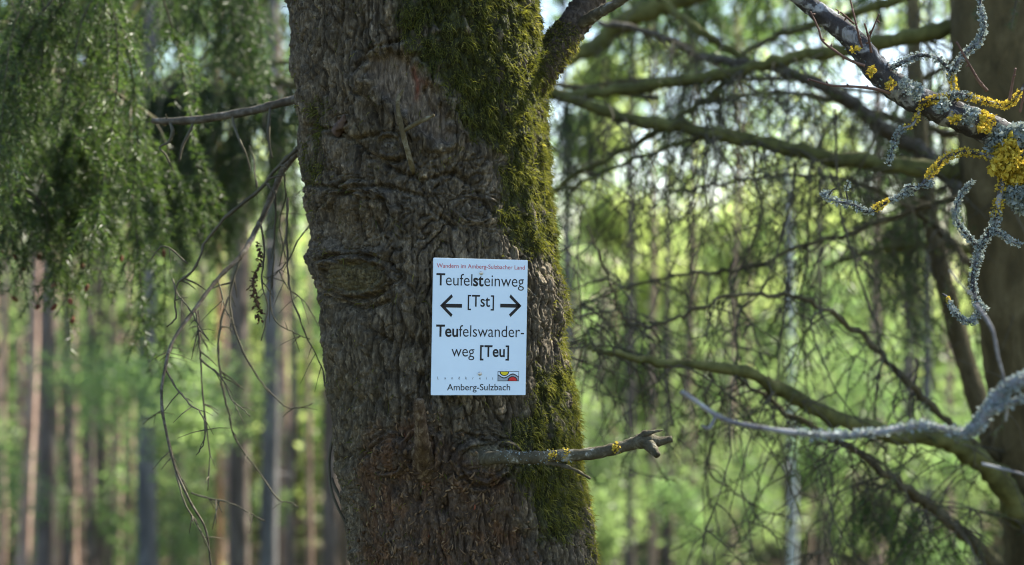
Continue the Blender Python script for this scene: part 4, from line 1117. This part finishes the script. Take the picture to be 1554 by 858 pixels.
# ------------------------------------------------------------------ lichen-covered tree just outside the right edge, its branches reach into the frame
rng = np.random.default_rng(404)
lb = W(1860, 429, 2.35)
LC = empty('lichen_tree', (lb[0], lb[1], float(ground_z(lb[0], lb[1]))))
tag(LC, 'small tree whose grey branches crusted with yellow and pale lichen reach in from the right', 'tree')
trunk_tube([(lb[0], lb[1], -0.2), (lb[0], lb[1], 0.9), (lb[0] - 0.03, lb[1], 1.8), (lb[0] + 0.02, lb[1], 3.4)], (0.085, 0.07, 0.055, 0.015), M['lichbark'], LC, seed=4)
dB = 2.27
NB = [(1860, 330, 2.35, 56), (1720, 300, 2.32, 54), (1620, 258, 2.29, 50), (1554, 226, dB, 48), (1500, 196, dB, 45), (1440, 171, dB, 42), (1380, 146, dB, 40), (1335, 110, dB, 38), (1290, 56, dB, 33), (1240, 16, dB, 28), (1195, -20, dB, 24), (1120, -90, dB, 18), (1040, -150, dB, 9)]
o, nbp, nbr = limb(NB, M['lichbark'], LC, m=9, sides=22, rough=0.09, lump=0.05)
o['label'] = 'thick dark grey branch with white lichen patches slanting down from the top right'
main_b = o
def lichen_twig(parent, P, w, segs, d=dB - 0.02, mat='lichbark', sz=0.0034, name='twig', dens=1.0, seed=None):
    """twig along P; segs: (from, to, palette) fractions covered in lichen"""
    P4 = [(x, y, d - 0.01 * math.sin(i * 0.8), 0.62 * w * (1 - 0.5 * i / len(P))) for i, (x, y) in enumerate(P)]
    pts, rad = pix_path(P4, 6)
    mb = MB(); tube(mb, pts, rad, 8, rough=0.14, rng=rng); t = mb.build(name, M[mat], parent)
    mbl = MB()
    for a, b2, pal, thick in segs:
        i0, i1 = int(a * (len(pts) - 1)), max(int(b2 * (len(pts) - 1)), int(a * (len(pts) - 1)) + 2)
        L = np.linalg.norm(np.diff(pts[i0:i1 + 1], axis=0), axis=1).sum()
        flakes(mbl, pts[i0:i1 + 1], rad[i0:i1 + 1] + 0.2 * thick * d / F, int(L * 4400 * dens * (0.4 + thick / 8)), sz, rng, pal, 1.1)
    if mbl.n: tag(mbl.build('lichen', M['lichen'], t), kind='stuff')
    return t
Y_, G_ = YEL, GRY
lichen_twig(main_b, [(1352, 104), (1376, 92), (1400, 84), (1424, 90), (1440, 108), (1448, 132), (1450, 152)], 12, [(0, 0.75, G_, 4), (0.7, 1, Y_, 5)])
lichen_twig(main_b, [(1444, 110), (1462, 84), (1484, 64), (1493, 40), (1488, 12), (1484, -30)], 12, [(0, 1, G_, 4)])
lichen_twig(main_b, [(1392, 160), (1412, 152), (1434, 148), (1454, 143), (1478, 149), (1504, 156), (1528, 160), (1544, 146), (1560, 120)], 11, [(0, 0.3, Y_, 5), (0.3, 0.5, G_, 5), (0.45, 0.92, Y_, 6)])
lichen_twig(main_b, [(1398, 158), (1392, 176), (1384, 190), (1366, 198), (1356, 222), (1348, 250)], 8, [(0, 0.35, Y_, 2), (0.4, 0.55, Y_, 2), (0.55, 1, G_, 5)])
lichen_twig(main_b, [(1540, 214), (1530, 232), (1512, 240), (1472, 231), (1442, 236), (1420, 254), (1404, 274), (1390, 288), (1368, 296), (1340, 310), (1318, 322), (1296, 312), (1272, 306), (1254, 300), (1248, 292)], 11,
            [(0.05, 0.42, Y_, 5), (0.53, 0.62, G_, 4), (0.62, 0.70, Y_, 4), (0.70, 1, G_, 5)])
lichen_twig(main_b, [(1388, 288), (1376, 284), (1408, 282), (1414, 276)], 5, [(0, 1, G_, 3)])
lichen_twig(main_b, [(1256, 300), (1262, 290), (1270, 286)], 4, [(0, 0.5, G_, 1)])
lichen_twig(main_b, [(1288, 310), (1284, 290), (1288, 276)], 4, [(0.5, 1, G_, 2)])
ht = lichen_twig(main_b, [(1532, 230), (1526, 258), (1518, 290), (1512, 325), (1508, 345), (1492, 368), (1482, 396), (1476, 430), (1484, 462), (1496, 472)], 16, [(0.08, 0.24, Y_, 6), (0.26, 0.36, Y_, 5), (0.33, 1, G_, 6)])
lichen_twig(main_b, [(1486, 376), (1468, 358), (1454, 338), (1450, 318), (1460, 294), (1476, 274)], 8, [(0, 1, G_, 5)])
lichen_twig(main_b, [(1504, 350), (1520, 356), (1534, 366), (1550, 372)], 8, [(0, 1, G_, 5)])
lichen_twig(main_b, [(1488, 468), (1476, 488), (1460, 484), (1446, 470), (1438, 452), (1430, 446)], 8, [(0, 0.75, G_, 5), (0.72, 0.82, Y_, 2)])
# big yellow and grey clumps
mbl = MB()
pts, _ = pix_path([(1512, 240, dB - 0.03, 1), (1530, 248, dB - 0.035, 1), (1548, 262, dB - 0.03, 1), (1556, 268, dB - 0.03, 1)], 6)
flakes(mbl, pts, 0.012 + 0.006 * np.sin(np.arange(len(pts)) * 1.3), 2000, 0.0065, rng, Y_, 1.3)
pts, _ = pix_path([(1520, 215, dB - 0.03, 1), (1528, 228, dB - 0.03, 1)], 5)
flakes(mbl, pts, np.full(len(pts), 0.012), 420, 0.007, rng, Y_, 0.8)
pts, _ = pix_path([(1536, 280, dB - 0.02, 1), (1550, 296, dB - 0.02, 1), (1565, 304, dB - 0.02, 1)], 5)
flakes(mbl, pts, np.full(len(pts), 0.016), 900, 0.008, rng, G_, 0.8)
pts, _ = pix_path([(1500, 212, dB - 0.025, 1), (1520, 210, dB - 0.025, 1), (1554, 205, dB - 0.02, 1)], 5)
flakes(mbl, pts, np.full(len(pts), 0.012), 700, 0.008, rng, G_, 0.8)
tag(mbl.build('lichen', M['lichen'], main_b), 'bright yellow lichen clump at the right edge', kind='stuff')
mbl = MB()
for x, y, r_, pal, n in ((1496, 186, 16, Y_, 240), (1448, 180, 7, Y_, 60), (1352, 128, 6, Y_, 50), (1322, 108, 5, Y_, 40), (1298, 76, 4, Y_, 25), (1470, 176, 14, G_, 160), (1390, 138, 12, G_, 120), (1372, 128, 9, G_, 80), (1430, 160, 12, G_, 100)):
    p = W(x, y, dB - 0.042)
    pts = np.array([p + [-r_ * 0.0007, 0, 0.004], p, p + [r_ * 0.0007, 0, -0.004]])
    flakes(mbl, pts, np.full(3, r_ * 0.00075), n, 0.005, rng, pal, 0.5, (0, -0.5, 0))
flakes(mbl, nbp[30:75], nbr[30:75], 260, 0.0035, rng, G_, 0.15)
tag(mbl.build('lichen', M['lichen'], main_b), 'scattered yellow and grey lichen spots', kind='stuff')
# slim budded shoots
for P, w in (([(1312, 100), (1290, 92), (1268, 78), (1248, 62), (1242, 44), (1230, 18)], 4.5), ([(1350, 142), (1330, 136), (1300, 132), (1262, 130), (1226, 120)], 5), ([(1498, 138), (1486, 124), (1474, 104), (1464, 86), (1452, 64)], 5),
             ([(1308, 72), (1302, 50), (1296, 24), (1288, -10)], 4), ([(1322, 80), (1318, 58), (1312, 36)], 4), ([(1318, 60), (1326, 40), (1334, 22)], 3), ([(1532, 152), (1536, 128), (1541, 104)], 5), ([(1548, 170), (1552, 150), (1556, 128)], 4), ([(1296, 36), (1280, 22), (1268, 14)], 3)):
    pts, rad = pix_path(px4(P, dB - 0.03, dB - 0.06, w, w * 0.6), 6)
    mb = MB(); tube(mb, pts, rad, 7, rough=0.1, rng=rng)
    for k in range(4, len(pts), 5):
        d = unit(rng.normal(0, 1, 3))
        tube(mb, np.array([pts[k], pts[k] + d * 0.004, pts[k] + d * 0.007]), np.array([0.0012, 0.0018, 0.0004]), 6)
    mb.build('twig', M['redtwig'], main_b)
# lower branch, pale blue-grey with lichen, nearer to the camera
dL = 1.58
LBR = [(1860, 520, 2.25, 40), (1700, 540, 2.0, 36), (1610, 562, dL + 0.05, 28), (1554, 576, dL, 24), (1524, 590, dL, 24), (1500, 622, dL, 26), (1480, 650, dL, 24), (1458, 657, dL, 18), (1400, 646, dL, 15), (1330, 657, dL, 14), (1262, 661, dL, 13), (1200, 656, dL, 12), (1120, 643, dL, 12), (1086, 630, dL, 12), (1060, 612, dL, 10), (1034, 594, dL, 11)]
o, lp, lr = limb(LBR, M['palebark'], LC, m=6, sides=12, rough=0.10, thin=0.68)
o['label'] = 'pale lichen crusted branch crossing low from the right edge, out of focus'
mbl = MB()
flakes(mbl, lp[14:46], lr[14:46], 900, 0.0036, rng, G_, 0.5)
flakes(mbl, lp[46:66], lr[46:66], 420, 0.004, rng, G_, 0.2)
tag(mbl.build('lichen', M['lichen'], o), kind='stuff')
for P, w, seg in (([(1480, 462), (1498, 486), (1508, 508), (1514, 540), (1522, 570), (1528, 610), (1526, 640)], 10, []), ([(1560, 604), (1530, 612), (1500, 625)], 13, [(0, 1, G_, 3)]), ([(1086, 632), (1076, 650), (1064, 646)], 9, []), ([(1490, 704), (1530, 714), (1560, 722)], 8, []), ([(1440, 410), (1462, 436), (1480, 452)], 5, [])):
    lichen_twig(o, P, w, seg, dL, 'palebark')

# ------------------------------------------------------------------ background forest
rgp = np.random.default_rng(505)
crowns = []
for k in range(3):
    mb = MB()
    for q in range(13):
        z = 9.0 + 6.5 * q / 13 + rgp.normal(0, 0.3); L = 1.9 * (1 - 0.055 * q); a = rgp.uniform(0, 6.28)
        leaf_cloud(mb, rgp, (math.cos(a) * L * 0.7, math.sin(a) * L * 0.7, z), (L * 0.6, L * 0.6, 0.45), 85, 0.20, ((0.06, 0.095, 0.045), (0.12, 0.165, 0.07)), 9, 0.3)
    crowns.append(mb.mesh('crown', M['leaf']))
FAR = [  # x px at mid height, width px, distance, lean px over the frame, bark, label
    (5, 11, 30, 4, 'pine_red', 'thin pinkish trunk at the very left edge of the photo'),
    (40, 17, 25, 34, 'pine_red', 'leaning reddish pine trunk near the left edge, lit along its side'),
    (74, 26, 22, 8, 'pine_dark', 'dark brown pine trunk right of the leaning reddish trunk'),
    (118, 9, 33, 6, 'pine_red', 'slim pale pinkish trunk right of the dark brown pine at left'),
    (172, 10, 33, -3, 'pine_dark', 'thin brown trunk halfway between left edge pines and thick blue-grey trunk'),
    (228, 28, 19, 5, 'pine_grey', 'thick blue-grey trunk below the drooping spruce boughs'),
    (300, 12, 34, 2, 'pine_dark', 'narrow brown trunk right beside the thick blue-grey trunk'),
    (335, 10, 29, 3, 'pine_orange', 'slender orange sunlit pine trunk left of the two broad grey trunks'),
    (364, 29, 20, 2, 'pine_dark', 'broad grey-brown trunk, left of the two broad trunks beside the sign tree'),
    (411, 26, 20, 3, 'pine_grey', 'smooth blue-grey trunk, right of the two broad trunks beside the sign tree'),
    (466, 9, 36, 0, 'pine_red', 'thin trunk in the gap between the smooth blue-grey trunk and the sign tree'),
    (506, 22, 22, 2, 'pine_dark', 'shaded trunk half hidden at the left foot of the sign tree'),
    (868, 17, 26, -3, 'pine_grey', 'pale grey trunk close to the right side of the sign tree'),
    (912, 9, 36, 2, 'pine_dark', 'thin brown trunk between the sign tree and the dark trunk under the broken stub'),
    (958, 15, 25, 3, 'pine_dark', 'dark trunk directly behind the broken branch stub'),
    (1018, 13, 29, -4, 'pine_dark', 'dark trunk just right of the broken stub end'),
    (1046, 10, 36, 2, 'pine_red', 'thin reddish trunk right of the broken stub'),
    (1076, 8, 40, 2, 'pine_dark', 'very thin brown trunk left of the white birch'),
    (1112, 13, 32, -2, 'pine_red', 'pinkish brown trunk left of the white birch'),
    (1200, 13, 24, -6, 'birch', 'slender white birch trunk right of centre'),
    (1250, 10, 36, 3, 'pine_dark', 'thin dark trunk just right of the white birch'),
    (1334, 20, 25, 3, 'pine_red', 'pinkish pine trunk behind the bare twigs at lower right'),
    (1404, 17, 24, 4, 'pine_grey', 'blue-grey trunk at lower right behind the mossy limbs'),
    (1378, 21, 20, 0, 'pine_dark', 'dark trunk at bottom right between pinkish and blue-grey trunks'),
]
crown_i = 0
def pine(x, w, d, lean, bark, label, group='trunks of the forest behind'):
    global crown_i
    c = W(x, 600, d); gz = float(ground_z(c[0], c[1])) - 0.15
    t = empty('birch_tree' if bark == 'birch' else 'pine_tree', (c[0], c[1], gz))
    tag(t, label, 'birch tree' if bark == 'birch' else 'pine tree', group)
    r = w * d / F / 2; k = lean * d / F / 4.0 / (d / 30)
    lift = max(0.0, -gz * 0.75)
    H = 14.5 + lift
    kk = (lean / 858.0)
    zz = np.linspace(0, H, 16)
    wob = 0.02 * d / 25 * np.cumsum(rgp.normal(0, 1, 16))
    path = np.column_stack([c[0] + kk * (zz + gz - c[2]) + wob, c[1] + 0 * zz, gz + zz])
    rad = r * np.interp(zz, [0, 0.5, 3, H], [1.35, 1.12, 1.0, 0.25])
    mb = MB(); S = catmull(np.column_stack([path, rad]), 3)
    tube(mb, S[:, :3], S[:, 3], 14, rough=0.04, rng=rgp)
    # dead branch stubs along the stem
    for q in range(9):
        z = rgp.uniform(2.5, 9.5); a = rgp.uniform(0, 6.28); L = rgp.uniform(0.3, 1.1)
        b = np.array([np.interp(z, zz, path[:, 0]), c[1], gz + z])
        tube(mb, np.array([b, b + [math.cos(a) * L * 0.5, math.sin(a) * L * 0.5, -0.02], b + [math.cos(a) * L, math.sin(a) * L, -0.15 * L]]), np.array([0.018, 0.012, 0.004]), 5)
    mb.build('trunk', M[bark], t)
    o = bpy.data.objects.new('crown', crowns[crown_i % 3]); crown_i += 1
    COL.objects.link(o); o.parent = t; o.rotation_euler = (0, 0, rgp.uniform(0, 6.28)); o.location = (kk * 9, 0, lift); tag(o, kind='stuff')
for a in FAR: pine(*a)
for k in range(56):
    d = rgp.uniform(26, 50)
    x = rgp.uniform(-20, 1560) if k < 24 else rgp.uniform(-20, 520)
    pine(x, rgp.uniform(0.14, 0.24) * F / d, d, rgp.normal(0, 5), ['pine_dark', 'pine_red', 'pine_red', 'pine_dark'][k % 4], 'thin blurred trunk deep in the forest behind the nearer trunks', 'far thin trunks')

# leafy trees standing just outside the right edge of the frame; their crowns break up the sun
def shade_tree(x, y, h, label, seed, n=3400):
    rg = np.random.default_rng(seed); gz = float(ground_z(x, y))
    t = empty('beech_tree', (x, y, gz)); tag(t, label, 'beech tree', 'trees beyond the right edge')
    trunk_tube([(x, y, gz - 0.2), (x + 0.05, y, gz + h * 0.4), (x, y + 0.1, gz + h * 0.7), (x, y, gz + h)], (0.16, 0.13, 0.09, 0.02), M['pine_grey'], t, seed=seed)
    mb = MB()
    for q in range(9):
        a = rg.uniform(0, 6.28); r_ = rg.uniform(0.3, 1.9)
        leaf_cloud(mb, rg, (x + r_ * math.cos(a), y + r_ * math.sin(a), gz + h * rg.uniform(0.5, 1.0)), (0.9, 0.9, 0.5), n // 9, 0.13, ((0.05, 0.09, 0.025), (0.09, 0.14, 0.04)), 10, 0.4)
    tag(mb.build('crown', M['leaf'], t), kind='stuff')
shade_tree(4.45, 3.35, 8.4, 'leafy beech just beyond the right edge, nearest the brown spruce trunk', 1, 950)
shade_tree(6.4, 6.2, 10.5, 'taller leafy beech beyond the right edge, behind the nearest one', 2)
shade_tree(3.9, 7.4, 9.6, 'leafy beech beyond the right edge, set back behind the spruce', 3)

# leafy undergrowth and young trees between the trunks: one blurred green mass
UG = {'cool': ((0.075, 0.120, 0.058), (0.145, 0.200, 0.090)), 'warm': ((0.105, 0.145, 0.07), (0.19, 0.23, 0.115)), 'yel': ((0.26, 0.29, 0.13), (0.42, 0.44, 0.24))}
rgu = np.random.default_rng(606)
def undergrowth(name, label, spots, seed):
    rg = np.random.default_rng(seed)
    mb, ms = MB(), MB()
    for (x, y, d, rw, rh, n, leaf, pal) in spots:
        c = W(x, y, d); s = d / F
        leaf_cloud(mb, rg, c, (rw * s, rw * s * 0.9, rh * s), n, leaf, UG[pal], int(np.clip(n / 90, 7, 18)), 0.35, 0.24)
    o = mb.build(name, M['leaf'])
    tag(o, label, 'undergrowth', None, 'stuff')
    return o
sp = []
for k in range(36):      # low, cool green saplings
    d = rgu.uniform(11, 34)
    sp.append((rgu.uniform(-40, 1600), rgu.normal(650, 95), d, rgu.uniform(50, 110), rgu.uniform(45, 110), int(rgu.uniform(800, 1500)), 0.0026 * d * rgu.uniform(0.6, 1.0) + 0.025, 'cool' if rgu.random() < 0.62 else 'warm'))
for x, y in ((120, 560), (180, 600), (250, 560), (290, 600)):
    sp.append((x, y, rgu.uniform(13, 20), 70, 65, 1200, 0.055, 'cool'))
for k in range(16):
    d = rgu.uniform(16, 30)
    sp.append((rgu.uniform(-20, 520) if k % 4 == 1 else rgu.uniform(900, 1500), rgu.uniform(680, 840), d, rgu.uniform(35, 80), rgu.uniform(30, 70), 700, 0.0026 * d + 0.02, 'warm' if k % 3 else 'cool'))
undergrowth('sapling_thicket', 'blurred green saplings filling the space between the trunks', sp, 11)
sp = []
for k in range(60):
    d = rgu.uniform(30, 58)
    sp.append((rgu.uniform(-60, 1620), rgu.normal(610, 130), d, rgu.uniform(50, 120), rgu.uniform(40, 110), int(rgu.uniform(250, 480)), 0.0052 * d, 'warm' if rgu.random() < 0.7 else 'cool'))
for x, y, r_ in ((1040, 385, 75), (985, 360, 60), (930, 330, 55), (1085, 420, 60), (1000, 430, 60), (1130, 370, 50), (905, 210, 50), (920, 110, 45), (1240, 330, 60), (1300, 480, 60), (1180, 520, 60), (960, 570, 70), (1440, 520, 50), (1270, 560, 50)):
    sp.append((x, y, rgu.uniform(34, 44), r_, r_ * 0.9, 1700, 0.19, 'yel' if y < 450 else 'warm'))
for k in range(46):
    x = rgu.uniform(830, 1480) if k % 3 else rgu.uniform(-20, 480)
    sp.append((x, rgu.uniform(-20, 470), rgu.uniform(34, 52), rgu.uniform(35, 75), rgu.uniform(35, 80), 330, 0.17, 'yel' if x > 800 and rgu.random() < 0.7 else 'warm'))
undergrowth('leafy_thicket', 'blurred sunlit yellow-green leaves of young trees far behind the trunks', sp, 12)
# far-off wood closing the view
mb = MB()
rg = np.random.default_rng(13)
for k in range(150):
    a = R(rg.uniform(-27, 27)); d = rg.uniform(60, 95)
    x, y = math.sin(a) * d, CY + math.cos(a) * d
    top = rg.uniform(11, 23)
    z0 = float(ground_z(x, y))
    leaf_cloud(mb, rg, (x, y, z0 + top * 0.5), (rg.uniform(2, 4), rg.uniform(2, 4), top * 0.55), 640, 0.50, UG[('warm', 'cool', 'yel')[int(rg.integers(0, 3))]], 22, 0.3)
tag(mb.build('far_wood', M['leaf']), 'hazy green mass of the far-off wood', 'wood', None, 'stuff')
mb = MB()
for k in range(170):
    a = R(rg.uniform(-27, 27)); d = rg.uniform(55, 90)
    x, y = math.sin(a) * d, CY + math.cos(a) * d; z0 = float(ground_z(x, y)) - 0.2
    S = np.array([[x, y, z0], [x + rg.normal(0, 0.2), y, z0 + 6], [x + rg.normal(0, 0.4), y, z0 + 13]])
    tube(mb, catmull(S, 4), np.linspace(0.16, 0.06, 9), 8)
tag(mb.build('far_wood_trunks', M['pine_dark']), 'far-off wood of thin trunks reading as one mass', 'wood', None, 'stuff')
# ground cover of low herbs
mb = MB()
n = 26000
d = 5 + 45 * rg.random(n) ** 1.3; a = (rg.random(n) - 0.5) * R(62)
x, y = np.sin(a) * d, CY + np.cos(a) * d
p = np.column_stack([x, y, ground_z(x, y) + 0.05 + 0.22 * rg.random(n) * np.clip(0.4 + pn(x * 0.5, y * 0.5, 7), 0.1, 1.2)])
nrm = unit(rg.normal(0, 0.5, (n, 3)) + [0, 0, 1]); aa = unit(np.cross(nrm, rg.normal(0, 1, (n, 3)))); bb = np.cross(nrm, aa)
s = (0.03 + 0.0028 * d)[:, None] * (0.6 + 0.8 * rg.random((n, 1)))
t = rg.random((n, 1))
mb.add(np.stack([p - aa * s, p + bb * s * 0.6, p + aa * s, p - bb * s * 0.6], 1).reshape(-1, 3), np.arange(n)[:, None] * 4 + np.array([[0, 1, 2, 3]]), None,
       np.repeat(np.array([0.06, 0.10, 0.02]) * (1 - t) + np.array([0.13, 0.18, 0.035]) * t, 4, 0))
tag(mb.build('ground_cover', M['leaf']), 'low green herbs covering the forest floor', 'herbs', None, 'stuff')
